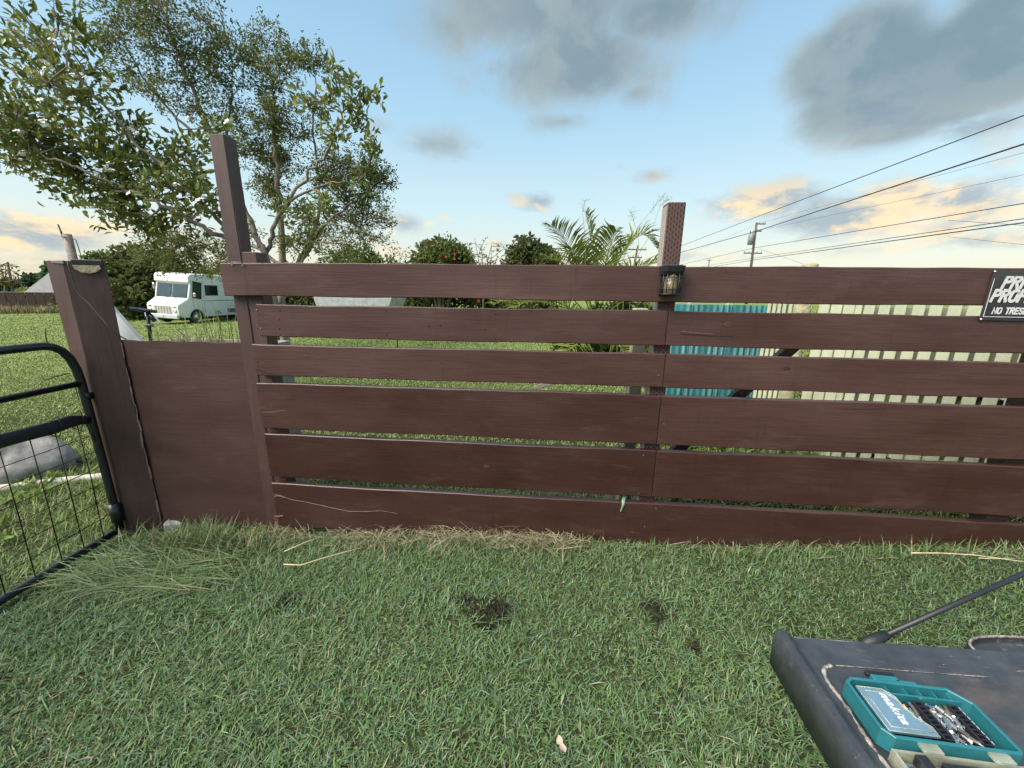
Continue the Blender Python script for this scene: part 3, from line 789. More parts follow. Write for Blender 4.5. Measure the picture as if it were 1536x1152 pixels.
slv = empty('rubber_sleeve', (GXp, 2.235, -.03), R(-90) - .012, 'flat black rubber sleeve wired along the middle rail of the gate', 'rubber sleeve')
MB().tube([(.055, .02, .742), (.075, .025, .775), (.14, .03, .79), (.25, .03, .785), (.38, .028, .79), (.55, .025, .80), (.75, .02, .79), (.9, .02, .775)], [.008, .026, .034, .036, .034, .032, .028, .008], 14, True, True, .35).build('sleeve', M_rubber, slv)
MB().tube([(.08, .03, .80), (.06, .02, .70), (.035, .01, .62), (.02, .0, .60)], .0035, 6).build('tail', M_rubber, slv)
for x in (.22, .11):
    MB().tube([(x, .055, .845), (x + .01, -.022, .80), (x + .012, -.024, .75), (x, .03, .72), (x - .005, .06, .78), (x, .055, .845)], .0026, 5).build('tie_wire', M_wire, slv)

# ------------------------------------------------------------------ lantern on the top board
ln = empty('solar_lantern', fence_pt(.623, -.004, 1.508), YAW, 'small black caged solar lantern hung on the top board below the centre post', 'lantern')
lp = MB()
vs = []
for z, hw, y0 in ((.098, .046, -.072), (.112, .050, -.080), (.138, .053, -.086), (.141, .050, -.083)):
    vs += [(-hw, 0.006, z), (-hw, y0 + .012, z), (-hw + .018, y0, z), (hw - .018, y0, z), (hw, y0 + .012, z), (hw, 0.006, z)]
lp.add(vs, [(i * 6 + j, i * 6 + (j + 1) % 6, (i + 1) * 6 + (j + 1) % 6, (i + 1) * 6 + j) for i in range(3) for j in range(6)] + [tuple(range(5, -1, -1)), tuple(range(18, 24))])
lp.build('cap', M_blackpl, ln)
MB().box((0, -.038, .1425), (.078, .066, .003), None, .001).build('solar_cell', M_solar, ln)
MB().box((0, -.005, .05), (.092, .008, .104), None, .002).build('back_plate', M_blackpl, ln)
gl = MB(); gl.lathe([(.004, .006), (.029, .006), (.031, .012), (.031, .098), (.02, .099)], (0, -.040, 0), 26)
gl.build('glass', M_amber, ln)
cgx = [(-.043, -.012), (-.043, -.058), (-.028, -.074), (0, -.078), (.028, -.074), (.043, -.058), (.043, -.012)]
for x, y in cgx[1:6]:
    MB().tube([(x, y, .0), (x, y, .10)], .0026, 6).build('cage_bar', M_blackpl, ln)
for z in (.004, .028, .082):
    MB().tube([(x, y, z) for x, y in cgx], .0026 if z > .01 else .004, 6).build('cage_ring', M_blackpl, ln)
MB().box((0, -.04, .002), (.084, .07, .005), None, .002).build('base', M_blackpl, ln)

# ------------------------------------------------------------------ sign
def text_mesh(name, body, size, material, parent, loc, rot, bold=0.0, shear=0.0, ext=.0006, align='CENTER', sx=1.0):
    cu = bpy.data.curves.new(name, 'FONT'); cu.body = body; cu.size = size; cu.align_x = align; cu.align_y = 'CENTER'
    cu.offset = bold; cu.shear = shear; cu.extrude = ext; cu.space_character = 1.05
    to = bpy.data.objects.new(name, cu); COL.objects.link(to)
    bpy.context.view_layer.update()
    me = bpy.data.meshes.new_from_object(to)
    COL.objects.unlink(to); bpy.data.objects.remove(to)
    me.materials.clear(); me.materials.append(material)
    o = bpy.data.objects.new(name, me); COL.objects.link(o); o.parent = parent; o.location = loc; o.rotation_euler = rot; o.scale = (sx, 1, 1)
    return o
M_signface = mat('sign_face', (.030, .032, .036), .3, var=.25, vscale=12, coat=.3)
M_signink = mat('sign_lettering', (.60, .57, .56), .4, var=.12, vscale=40)
SW, SH = .345, .232
sg = empty('warning_sign', fence_pt(2.108 + SW / 2, -.010, 1.407 + SH / 2), YAW, 'black metal private property sign with white lettering screwed to the fence', 'sign')
MB().box((0, 0, 0), (SW, .003, SH), (R(1.2), 0, 0), .001).build('plate', M_signface, sg)
bd_ = MB()
for (x, z, w, h) in ((0, SH / 2 - .010, SW - .022, .003), (0, -SH / 2 + .018, SW - .022, .003), (-SW / 2 + .011, .004, .003, SH - .030), (SW / 2 - .011, .004, .003, SH - .030)):
    bd_.box((x, -.0026, z), (w, .0012, h), None)
bd_.build('border', M_signink, sg)
# heavy slanted capitals drawn as strokes
def arc(cx, cz, rx, rz, a0, a1, n=9): return [(cx + rx * math.cos(R(a0 + (a1 - a0) * k / n)), cz + rz * math.sin(R(a0 + (a1 - a0) * k / n))) for k in range(n + 1)]
GLYPH = {'P': (.62, [[(0, 0), (0, 1)], [(0, 1), (.32, 1)] + arc(.32, .76, .26, .24, 90, -90) + [(0, .52)]]),
         'R': (.66, [[(0, 0), (0, 1)], [(0, 1), (.32, 1)] + arc(.32, .77, .26, .23, 90, -90) + [(0, .54)], [(.30, .54), (.60, 0)]]),
         'I': (.10, [[(.02, 0), (.02, 1)]]), 'V': (.66, [[(0, 1), (.31, 0), (.62, 1)]]), 'A': (.68, [[(0, 0), (.32, 1), (.64, 0)], [(.12, .34), (.52, .34)]]),
         'T': (.62, [[(0, 1), (.60, 1)], [(.30, 1), (.30, 0)]]), 'E': (.54, [[(.50, 1), (0, 1), (0, 0), (.50, 0)], [(0, .52), (.44, .52)]]),
         'O': (.68, [arc(.31, .74, .31, .26, 0, 180) + arc(.31, .26, .31, .26, 180, 360) + [(.62, .74)]]), 'Y': (.64, [[(0, 1), (.30, .48), (.60, 1)], [(.30, .48), (.30, 0)]]),
         'N': (.64, [[(0, 0), (0, 1), (.58, 0), (.58, 1)]]), 'S': (.60, [arc(.28, .75, .27, .25, 30, 250, 10) + arc(.28, .25, .28, .25, 80, -150, 10)]),
         'G': (.68, [arc(.31, .70, .31, .30, 25, 180) + arc(.31, .30, .31, .30, 180, 360) + [(.62, .46), (.36, .46)]]), ' ': (.36, [])}
def stroke_text(txt, x0, z0, h, w_fit, thick, shear):
    tot = sum(GLYPH[c][0] + .24 for c in txt) - .24; kx = w_fit / (tot * h); x = 0
    for c in txt:
        gw, strokes = GLYPH[c]
        if strokes:
            mb = MB()
            for si, st_ in enumerate(strokes):
                pts = [Vector(((x + px) * h * kx, 0, pz * h)) for px, pz in st_]
                pts = [Vector((p.x + shear * p.z, 0, p.z)) for p in pts]; n_ = len(pts); vs = []
                for i, p in enumerate(pts):
                    d1 = (pts[i] - pts[i - 1]).normalized() if i else (pts[1] - pts[0]).normalized(); d2 = (pts[i + 1] - pts[i]).normalized() if i < n_ - 1 else d1
                    n1 = Vector((-d1.z, 0, d1.x)); n2 = Vector((-d2.z, 0, d2.x)); m_ = (n1 + n2).normalized(); sc_ = min(1.8, 1 / max(.4, m_.dot(n1)))
                    q_ = p.copy()
                    if i == 0: q_ = q_ - d1 * thick * .45
                    if i == n_ - 1: q_ = q_ + d1 * thick * .45
                    yy = -.0009 - si * .00012
                    vs += [q_ + m_ * thick / 2 * sc_ + Vector((0, yy, 0)), q_ - m_ * thick / 2 * sc_ + Vector((0, yy, 0))]
                mb.add(vs, [(2 * i, 2 * i + 1, 2 * i + 3, 2 * i + 2) for i in range(n_ - 1)])
            mb.build('letter', M_signink, sg, (x0, -.0024, z0))
        x += gw + .24
stroke_text('PRIVATE', -.118, .0385, .050, .235, .0135, .24)
stroke_text('PROPERTY', -.150, -.024, .050, .290, .0135, .24)
stroke_text('NO TRESPASSING', -.128, -.082, .026, .262, .0075, .14)
for sx_, sz_ in ((-1, 1), (1, 1), (-1, -1), (1, -1)):
    sw = MB(); sw.lathe([(.006, .003), (.0055, -.002), (.0025, -.004), (.0002, -.0042)], (0, 0, 0), 12, 'Y')
    sw.build('screw', M_chrome, sg, (sx_ * (SW / 2 - .006), -.002, sz_ * (SH / 2 - .005)))

# small curled leaf caught on the lowest board
lf = MB()
lq = [on_board(b6, 939, 748, .03), on_board(b6, 936, 752, .012), on_board(b6, 934.5, 757, -.006), on_board(b6, 932.8, 762, -.006), on_board(b6, 931, 767, -.004)]
lq = [fence.matrix_world.inverted() @ Vector((0, 0, 0)) * 0 + q + Vector(b6.location) for q in lq]
ws = [.012, .010, .0075, .0055, .004]; vs = []
for q, w in zip(lq, ws): vs += [q + Vector((-w, .003, .001)), q + Vector((0, -.003, 0)), q + Vector((w, .003, .001))]
vs = [fence_pt(v.x, v.y, v.z) for v in vs]
lf.add(vs, [(3 * i + j, 3 * i + j + 1, 3 * i + j + 4, 3 * i + j + 3) for i in range(4) for j in range(2)], True)
tag(lf.build('green_leaf', mat('pale_green_leaf', (.19, .27, .17), .5, var=.45, vscale=60)), 'small curled pale green leaf caught over the edge of the lowest board', 'leaf')

# ------------------------------------------------------------------ black plastic cart with the bit set (lower right)
M_cart = bpy.data.materials.new('worn_black_plastic'); M_cart.use_nodes = True
def cart_mat():
    nt = M_cart.node_tree; ns, ls = nt.nodes, nt.links; b = ns['Principled BSDF']
    tc = ns.new('ShaderNodeTexCoord')
    def nz(s, d=7, r=.65, st=(1, 1, 1)):
        mp = ns.new('ShaderNodeMapping'); mp.inputs['Scale'].default_value = st; ls.new(tc.outputs['Object'], mp.inputs[0])
        n = ns.new('ShaderNodeTexNoise'); n.inputs['Scale'].default_value = s; n.inputs['Detail'].default_value = d; n.inputs['Roughness'].default_value = r
        ls.new(mp.outputs[0], n.inputs['Vector']); return n.outputs[0]
    def mr(v, a, c, lo=0., hi=1.):
        n = ns.new('ShaderNodeMapRange'); ls.new(v, n.inputs[0]); n.inputs[1].default_value = a; n.inputs[2].default_value = c; n.inputs[3].default_value = lo; n.inputs[4].default_value = hi; return n.outputs[0]
    def mx(f, a, c):
        n = ns.new('ShaderNodeMix'); n.data_type = 'RGBA'; ls.new(f, n.inputs[0])
        for i, v in ((6, a), (7, c)):
            if isinstance(v, tuple): n.inputs[i].default_value = (*v, 1)
            else: ls.new(v, n.inputs[i])
        return n.outputs[2]
    c = mx(mr(nz(14), .35, .65), (.027, .030, .035), (.050, .055, .062))
    c = mx(mr(nz(5, 8, .7, (.5, 1, 1)), .56, .68, 0, .5), c, (.15, .10, .075))     # reddish dust
    c = mx(mr(nz(22, 9, .75, (.4, 1.2, 1)), .60, .76, 0, .7), c, (.32, .31, .29))    # pale scuffs
    ls.new(c, b.inputs['Base Color'])
    ls.new(mr(nz(30), .2, .8, .28, .6), b.inputs['Roughness'])
    bp = ns.new('ShaderNodeBump'); bp.inputs['Strength'].default_value = .35; bp.inputs['Distance'].default_value = .002
    ls.new(nz(220, 3), bp.inputs['Height']); ls.new(bp.outputs[0], b.inputs['Normal'])
cart_mat()
M_wornedge = mat('worn_pale_edge', (.24, .215, .185), .8, var=.85, vscale=90, detail=9, bump=.5, bscale=200)
M_tealpl = mat('teal_plastic', (.018, .135, .155), .38, var=.12, vscale=20, bump=.05, bscale=200)
M_clearlid = mat('clear_smoky_plastic', (.105, .175, .205), .2, var=.35, vscale=30, trans=.4)
M_clearhinge = mat('clear_plastic', (.62, .61, .46), .15, var=.25, vscale=30, trans=.5, alpha=.55)
M_bit = mat('bit_steel', (.55, .54, .52), .28, metal=1.0, var=.3, vscale=80)
M_bitgold = mat('bit_gold', (.52, .36, .22), .3, metal=1.0, var=.3, vscale=80)
M_holder = mat('black_bit_holder', (.012, .012, .014), .4)
M_whiteink = mat('white_print', (.58, .61, .62), .4)
TZ = .850
ct = empty('work_cart', (0, 0, 0), 0, 'black moulded plastic work cart with a worn raised rim at the lower right', 'cart')
c0 = on_z(1167, 947, TZ + .012); c0.z = 0
e_near = on_z(1300, 1152, TZ + .012); e_near.z = 0
ex = (e_near - c0).normalized()                      # along the left rim, towards the viewer
er = (on_z(1536, 990, TZ) - on_z(1205, 966, TZ)); er.z = 0; er.normalize()   # along the far rim, to the right
def TP(a, b, z): return Vector((c0.x, c0.y, TZ + z)) + er * a + ex * b
LEN_A, LEN_B = .80, .85
NA, NB = 60, 60
vs = []; 
def tray_h(a, b):
    # raised left rim, low far rim, shallow recess with rounded corner
    h = 0.0
    h += .014 * (1 - np.clip((a - .010) / .020, 0, 1) ** 2 * (3 - 2 * np.clip((a - .010) / .020, 0, 1)))
    if b < .030: h += .002
    da, db = a - .040, b - .052
    r = .04
    q = min(min(da, db), 1) if (da > r or db > r) else (r - math.hypot(max(r - da, 0), max(r - db, 0)))
    if da > 0 and db > 0: h -= .006 * np.clip(q / .012, 0, 1)
    return h
av = np.concatenate([np.linspace(0, .12, 31), np.linspace(.13, LEN_A, 20)]); bv = np.concatenate([np.linspace(0, .11, 28), np.linspace(.12, LEN_B, 26)])
for a in av:
    for b in bv: vs.append(TP(a, b, float(tray_h(a, b))))
nb_ = len(bv); na_ = len(av)
fs = [(i * nb_ + j, i * nb_ + j + 1, (i + 1) * nb_ + j + 1, (i + 1) * nb_ + j) for i in range(na_ - 1) for j in range(nb_ - 1)]
tp = MB(); tp.add(vs, fs, True)
# outer walls with an eased top edge
def skirt(path_idx, outdir, top_drop=.004):
    o = len(tp.v); ring = []
    for k in path_idx:
        p = Vector(vs[k]); ring.append([p, p + outdir * .005 - Vector((0, 0, .006)), p + outdir * .007 - Vector((0, 0, .02)), Vector((p.x, p.y, TZ - .066)) + outdir * .004, Vector((p.x, p.y, TZ - .066)) - outdir * .02])
    m_ = len(ring[0]); fl = [q for r_ in ring for q in r_]
    tp.add(fl, [(i * m_ + j, (i + 1) * m_ + j, (i + 1) * m_ + j + 1, i * m_ + j + 1) for i in range(len(ring) - 1) for j in range(m_ - 1)], True)
skirt(list(range(nb_)), -er)
skirt([i * nb_ for i in range(na_)], -ex)
skirt([i * nb_ + nb_ - 1 for i in range(na_)], ex)
skirt([(na_ - 1) * nb_ + j for j in range(nb_)], er)
tp.build('tray', M_cart, ct)
# worn pale line round the recess
wl_ = MB(); path = []
for b in np.linspace(.70, .09, 130): path.append(TP(.040 + .0015 * math.sin(b * 60) + random.uniform(-.0006, .0006), b, -.0014))
for k in range(9):
    an = math.pi * (k / 8) / 2
    path.append(TP(.040 + .03 - .03 * math.cos(an), .056 + .03 - .03 * math.sin(an), -.0014))
path_f = [TP(a, .056, .0002) for a in np.linspace(.075, .34, 18)]
wl_.tube(path, [.0040 * random.choice([.35, .6, .9, 1.0, 1.1]) for _ in path], 6, True, True)
wl_.build('worn_edge', M_wornedge, ct)
MB().tube(path_f, [.0010 * random.uniform(.1, 1.2) for _ in path_f], 6).build('worn_edge', M_wornedge, ct)
MB().tube([TP(a, .002, .0015) for a in np.linspace(.03, .15, 10)], [.0010 * random.uniform(.4, 1.2) for _ in range(10)], 5).build('worn_edge', M_wornedge, ct)
for k in range(16):
    a_, b_ = random.uniform(.09, .6), random.uniform(.015, .05) if k % 3 else random.uniform(.06, .3); l_ = random.uniform(.008, .03); t_a = random.uniform(-.3, .3)
    h_ = float(tray_h(a_, b_)) + .0004
    MB().tube([TP(a_, b_, h_), TP(a_ + l_, b_ + l_ * t_a * .3, h_)], [.0004, .0001], 4).build('scratch', M_wornedge, ct)
# body and legs below, set well back from the rim
bz = MB(); q = TP(.50, .45, 0); bz.box((q.x, q.y, .62), (.42, .5, .32), (0, 0, math.atan2(er.y, er.x)), .02); bz.build('body', M_blackpl, ct)
for a, b in ((.34, .26), (.68, .26), (.34, .66), (.68, .66)):
    q = TP(a, b, 0); MB().tube([(q.x, q.y, float(gz(q.x, q.y)) - .02), (q.x, q.y, .50)], .022, 10).build('leg', M_blackpl, ct)
# the rod
rod = empty('plastic_rod', TP(.19, .0, 0), 0, 'thin dark grey rod rising to the right from the far rim of the cart', 'rod')
r0 = TP(.175, -.004, -.004); r1 = at(1640, 814, .74)
def rl(p): return p - rod.location
MB().tube([rl(r0), rl(r0.lerp(r1, .5)), rl(r1)], .0048, 10).build('shaft', M_blackpl, rod)
MB().tube([rl(r0 + (r0 - r1) * .02), rl(r0.lerp(r1, .03)), rl(r0.lerp(r1, .075))], [.010, .0105, .008], 12).build('socket', M_rubber, rod)
# second, rounded black lid beyond the cart
ld = empty('round_tub', on_z(1560, 990, TZ - .02), 0, 'rounded black plastic tub with a pale worn rim at the right edge beyond the cart', 'tub')
lc = at(1546, 982, .675)
ld.location = (lc.x, lc.y, lc.z - .05)
out = []
for k in range(48):
    an = 2 * math.pi * k / 48; cxx, syy = math.cos(an), math.sin(an)
    out.append((.112 * math.copysign(abs(cxx) ** .7, cxx), .050 * math.copysign(abs(syy) ** .7, syy)))
def ringed(rows):
    mb = MB(); v2 = []
    for f, z in rows: v2 += [(x * f, y * f, z) for x, y in out]
    return mb.add(v2, [(i * 48 + j, i * 48 + (j + 1) % 48, (i + 1) * 48 + (j + 1) % 48, (i + 1) * 48 + j) for i in range(len(rows) - 1) for j in range(48)], True)
ringed([(.97, -.03), (1.0, 0.), (1.0, .040), (.985, .048)]).build('tub_wall', M_cart, ld)
ringed([(.985, .048), (.965, .050), (.94, .049), (.925, .046)]).build('worn_rim', M_wornedge, ld)
ringed([(.925, .046), (.91, .036), (.88, .030), (.02, .030)]).build('tub_floor', M_cart, ld)
MB().tube([(0.03, 0, -lc.z + .05), (0.03, 0, -.02)], .03, 10).build('support', M_blackpl, ld)

# ---- bit set
kTL, kTR, kBL = on_z(1263, 1012, TZ + .03), on_z(1425, 1023, TZ + .03), on_z(1328, 1104, TZ + .03)
kW = (kTR - kTL).length * 1.04; kD = (kTL - kBL).length * 1.0
kx = (kTR - kTL).normalized(); rzk = math.atan2(kx.y, kx.x)
kit = empty('bit_case', Vector((kTL.x, kTL.y, TZ - .006)) , rzk - R(3.5), 'open teal plastic case of driver bits lying on the black cart', 'tool case')
W, D_, H_ = kW, kD, .034
ch_ = .022; wt = .005
outer = [(ch_ * .55, 0), (W - ch_, 0), (W, -ch_), (W, -D_ + .006), (W - .006, -D_), (.012, -D_), (0, -D_ + .012), (0, -ch_ * .4)]
def inset(poly, d):
    n = len(poly); outp = []
    for i in range(n):
        p0, p1, p2 = Vector(poly[i - 1]), Vector(poly[i]), Vector(poly[(i + 1) % n])
        d1 = (p1 - p0).normalized(); d2 = (p2 - p1).normalized()
        n1 = Vector((d1.y, -d1.x)); n2 = Vector((d2.y, -d2.x)); bis = (n1 + n2).normalized()
        outp.append(tuple(p1 + bis * d / max(.3, bis.dot(n1))))
    return outp
inner = inset(outer, wt)
cs_ = MB(); n = len(outer); vs = []
for poly, z in ((inset(outer, .004), 0), (outer, .004), (outer, H_), (inset(outer, .001), H_ + .001), (inset(outer, wt - .001), H_ + .001), (inner, H_), (inner, .006)): vs += [(x, y, z) for x, y in poly]
cs_.add(vs, [(i * n + j, i * n + (j + 1) % n, (i + 1) * n + (j + 1) % n, (i + 1) * n + j)[::-1] for i in range(6) for j in range(n)] + [tuple(6 * n + j for j in range(n)), tuple(range(n))[::-1]])
cs_.build('case_tray', M_tealpl, kit)
# far rail, shelf and ribs inside
MB().box((W / 2, -.018, .022), (W - .03, .003, .016), None, .0006).build('divider', M_tealpl, kit)
for x in (.35, .5, .62, .74, .86): MB().box((W * x, -.0115, .022), (.002, .013, .014), None).build('rib', M_tealpl, kit)
lt = MB(); lt.box((W * .40, .006, .026), (.042, .012, .016), None, .002); lt.build('latch', M_tealpl, kit)
lt = MB(); lt.box((W * .385, .014, .030), (.046, .008, .009), (.2, 0, 0), .002); lt.build('latch_grip', M_holder, kit)
MB().box((W * .56, .002, .030), (.030, .006, .008), None, .001).build('latch_seat', M_tealpl, kit)
# hinged clear cover over the left compartment, with the maker's lettering
cw0, cw1 = .010, W * .375
cov = [(cw0, -.016), (cw1 - .018, -.016), (cw1 - .006, -.028), (cw1 - .006, -.045), (cw1, -.052), (cw1, -D_ + .035), (cw1 + .012, -D_ + .024), (cw1 + .012, -D_ + .010), (cw0, -D_ + .010)]
MB().prism(cov, .031, .034).build('clear_cover', M_clearlid, kit)
ridge = MB(); rp = inset(cov[::1], -.0) ; cc = Vector((sum(p[0] for p in cov) / len(cov), sum(p[1] for p in cov) / len(cov)))
for k, f in ((0, .985), (1, .80)):
    pp = [(cc.x + (x - cc.x) * f, cc.y + (y - cc.y) * f, .0346) for x, y in cov]; ridge.tube(pp + [pp[0]], .0008, 5)
ridge.build('cover_ridge', M_clearhinge, kit)
text_mesh('lettering', 'makita', .0175, M_whiteink, kit, ((cw0 + cw1) / 2 + .006, -D_ * .5, .0346), (0, 0, R(-90)), .0001, .25, .0004, sx=1.0)
MB().box(((cw0 + cw1) / 2, -D_ / 2, .016), (cw1 - cw0 - .006, D_ - .04, .010), None, .001).build('cover_box', M_tealpl, kit)
# black bit holders and loose bits
hx = [W * .52, W * .80]
for k, x in enumerate(hx):
    hb = MB(); y0, y1 = -.028, -D_ + .012
    hb.box((x - .006, (y0 + y1) / 2, .021), (.003, y0 - y1, .020), None, .0005); hb.box((x + .006, (y0 + y1) / 2, .021), (.003, y0 - y1, .020), None, .0005)
    hb.box((x, (y0 + y1) / 2, .013), (.010, y0 - y1, .004), None)
    for i in range(9):
        y = y0 + (y1 - y0) * (i + .0) / 8.0
        hb.box((x, y, .021), (.012, .0022, .018), None)
    hb.build('bit_holder', M_holder, kit)
    if k == 1:
        for i in range(8):
            y = y0 + (y1 - y0) * (i + .5) / 8.0
            MB().box((x + .0078, y, .029), (.0012, .005, .003), None).build('size_mark', M_whiteink, kit)
def bit(x, y, z, an, l, m, tilt=.1, r=.0034):
    mb = MB(); mb.tube([(-l / 2, 0, 0), (-l * .1, 0, 0), (-l * .05, 0, 0), (l * .32, 0, 0), (l / 2, 0, 0)], [r, r, r * .62, r * .6, r * .25], 6, True, False)
    return mb.build('driver_bit', m, kit, (x, y, z), (0, tilt, an))
for i in range(46):
    y = -.034 - (D_ - .052) * (i / 46) + random.uniform(-.003, .003); x = W * .66 + random.uniform(-.016, .018)
    bit(x, y, .014 + random.uniform(0, .014), R(-60) + random.uniform(-.9, .6), random.choice([.025, .025, .025, .03, .042]), random.choice([M_bit, M_bit, M_bit, M_bit, M_bit, M_bitgold]), random.uniform(-.25, .25), .0038)
for i in range(18):
    y = -.035 - (D_ - .055) * (i / 18); x = W * .445 + random.uniform(-.010, .010)
    if y > -.055: x = W * .46
    bit(x, y, .012 + random.uniform(0, .012), R(-60) + random.uniform(-.7, .6), random.choice([.022, .025, .028]), random.choice([M_bit, M_bitgold, M_holder]), random.uniform(-.2, .2), .0038)
for i in range(9):
    y = -.034 - (D_ - .055) * (i / 9); bit(W * .895 + random.uniform(-.004, .004), y, .012, R(-70) + random.uniform(-.5, .5), .025, random.choice([M_bit, M_holder]), random.uniform(-.1, .1), .0038)
# clear lid folded open towards the viewer
for x in (W * .30, W * .80): MB().box((x, -D_ - .005, .030), (.026, .014, .006), None, .001).build('hinge', M_clearhinge, kit)
lo = [(.004, -D_ - .006), (W + .004, -D_ - .006), (W + .004, -D_ - .10), (.004, -D_ - .10)]
cl = MB()
li = [(x, y) for x, y in ((.004 + .004, -D_ - .010), (W, -D_ - .010), (W, -D_ - .096), (.008, -D_ - .096))]
vs = [(x, y, .0) for x, y in lo] + [(x, y, .022) for x, y in lo] + [(x, y, .022) for x, y in li] + [(x, y, .004) for x, y in li]
cl.add(vs, [(i * 4 + j, i * 4 + (j + 1) % 4, (i + 1) * 4 + (j + 1) % 4, (i + 1) * 4 + j)[::-1] for i in range(3) for j in range(4)] + [(12, 13, 14, 15)[::-1], (0, 1, 2, 3)])
cl.build('clear_lid', M_clearhinge, kit)
hb = MB(); hb.box((W * .22, -D_ - .045, .016), (.016, .07, .018), (0, 0, .05), .002); hb.build('bit_holder', M_holder, kit)
hb = MB(); hb.box((W * .50, -D_ - .022, .017), (.062, .010, .016), None, .002); hb.box((W * .36, -D_ - .05, .014), (.012, .06, .014), None, .002); hb.box((W * .64, -D_ - .05, .014), (.012, .06, .014), None, .002); hb.build('bit_holder', M_holder, kit)
hb = MB(); hb.box((W * .93, -D_ - .045, .016), (.016, .06, .016), None, .002); hb.build('bit_holder', M_holder, kit)
for i in range(5): bit(W * .10, -D_ - .018 - i * .011, .011, R(5), .020, M_bit, 0, .004)
for i in range(3): bit(W * (.70 + .07 * i), -D_ - .026, .012, R(80), .018, M_bit, 0, .0055)

# dry fallen leaf and stalks on the lawn
q = on_z(846, 1132, .02); dl = MB()
prof = [(0, 0), (.008, .006), (.012, .016), (.010, .024), (.007, .029), (.011, .036), (.009, .046), (.003, .053)]
vs = []
for i, (w, y) in enumerate(prof): vs += [(-w + .002 * math.sin(i * 2.1), y, .006 + .004 * math.sin(i)), (0, y, .002 + .002 * math.sin(i * 1.4)), (w * .9, y, .007 + .004 * math.cos(i))]
dl.add(vs, [(3 * i + j, 3 * i + j + 1, 3 * i + j + 4, 3 * i + j + 3) for i in range(7) for j in range(2)], True)
tag(dl.build('fallen_leaf', mat('dry_leaf', (.42, .33, .27), .8, var=.25, vscale=60, bump=.4, bscale=120), None, (q.x, q.y - .024, float(gz(q.x, q.y)) + .03), (0, 0, R(22))), 'dry tan fallen leaf lying on the lawn near the bottom centre', 'leaf')
stalk_m = mat('dry_stalk', (.46, .39, .24), .7, var=.2, vscale=30)
def stalk(pts, r, label, h=.045):
    p = [on_z(x, y, .05) for x, y in pts]; p = [Vector((v.x, v.y, float(gz(v.x, v.y)) + h)) for v in p]
    tag(MB().tube(p, [r * (1.1 - .6 * i / len(p)) for i in range(len(p))], 5).build('dry_stalk', stalk_m), label, 'stalk')
stalk([(1358, 859), (1400, 862), (1450, 868), (1490, 876), (1540, 886)], .0035, 'long straw-coloured stalk on the lawn above the cart')
stalk([(1456, 873), (1490, 876), (1512, 876)], .002, 'short straw stalk crossing the long stalk above the cart')
stalk([(425, 818), (455, 806), (484, 797)], .004, 'pale dry stalk slanting under the left end of the lowest board', .05)
stalk([(424, 838), (450, 841), (480, 833), (515, 825), (545, 819)], .0035, 'long bent dry stalk lying along the straw below the lowest board', .05)

# ------------------------------------------------------------------ straw, cut grass and weeds
def strands(n, sampler, lmin, lmax, wmin, wmax, cols, wts, lean, name, label, yawf=None, cat='grass', bend=(-.2, .5)):
    P = sampler(n); n = len(P)
    yaw = rng.uniform(0, 6.283, n) if yawf is None else yawf(n)
    o = blades(P, rng.uniform(lmin, lmax, n), rng.uniform(wmin, wmax, n), yaw, rng.uniform(*lean, n), rng.uniform(*bend, n), pick(cols, wts, n), name, M_grass)
    return tag(o, label, cat, kind='stuff')
def along_fence(s0, s1, o0, o1, z0=0., z1=.05):
    def f(n):
        s = rng.uniform(s0 - .15, s1 + .15, n * 2); of = rng.uniform(o0, o1, n * 2) + rng.normal(0, .03, n * 2)
        dens = .55 + .55 * value_noise(s, of * 3, 6.0, 77) + .3 * value_noise(s, of, 22, 78)
        fade = np.clip((s - s0 + .15) / .3, 0, 1) * np.clip((s1 + .15 - s) / .3, 0, 1)
        k = rng.random(n * 2) < dens * fade; s, of = s[k][:n], of[k][:n]
        xy = fe[None, :] * s[:, None] + fn[None, :] * (FD + of)[:, None]
        xy[:, 2] = gz(xy[:, 0], xy[:, 1]) + rng.uniform(z0, z1, len(s)); return xy
    return f
STRAW = [(.33, .28, .175), (.44, .385, .26), (.22, .19, .115), (.13, .105, .07)]
strands(2100, along_fence(-1.72, .15, -.09, .10, -.005, .045), .05, .24, .0014, .0032, STRAW, [4, 3, 3, 2], (1.05, 1.6), 'straw', 'dry straw lying under the lowest board of the fence', None, 'straw')
strands(900, along_fence(.1, 3.0, -.08, .10, -.01, .02), .05, .16, .0014, .0034, STRAW + [(.16, .2, .07)], [4, 3, 3, 1, 4], (.9, 1.55), 'straw', 'thin dry straw along the right half of the fence foot', None, 'straw')
strands(1500, along_fence(-1.7, 3.0, -.16, .02, -.02, .0), .05, .12, .003, .006, [(.09, .15, .045), (.12, .19, .07), (.14, .19, .09)], [3, 3, 2], (.15, .9), 'long_grass', 'tufts of taller green grass along the fence foot')
strands(1700, along_fence(-2.50, -1.75, -.20, .0, 0, .05), .06, .18, .003, .006, [(.10, .16, .05), (.13, .2, .085), (.3, .25, .14)], [3, 3, 2], (.4, 1.45), 'long_grass', 'tangle of taller grass below the short solid panel')
def swath(n):
    c = rng.uniform(0, 1, n); x = -2.45 + c * .95 + rng.normal(0, .06, n); y = 2.08 - rng.uniform(0, .36, n) - .05 * c
    return np.stack([x, y, gz(x, y) + rng.uniform(.0, .05, n)], 1)
strands(430, swath, .10, .32, .0028, .006, [(.14, .20, .08), (.18, .24, .13), (.12, .18, .065), (.30, .28, .16)], [4, 4, 3, 1.0], (1.15, 1.55), 'cut_grass', 'swath of long cut grass lying on the lawn by the gate post', lambda n: R(200) + rng.normal(0, .6, n), 'grass', (-.05, .25))
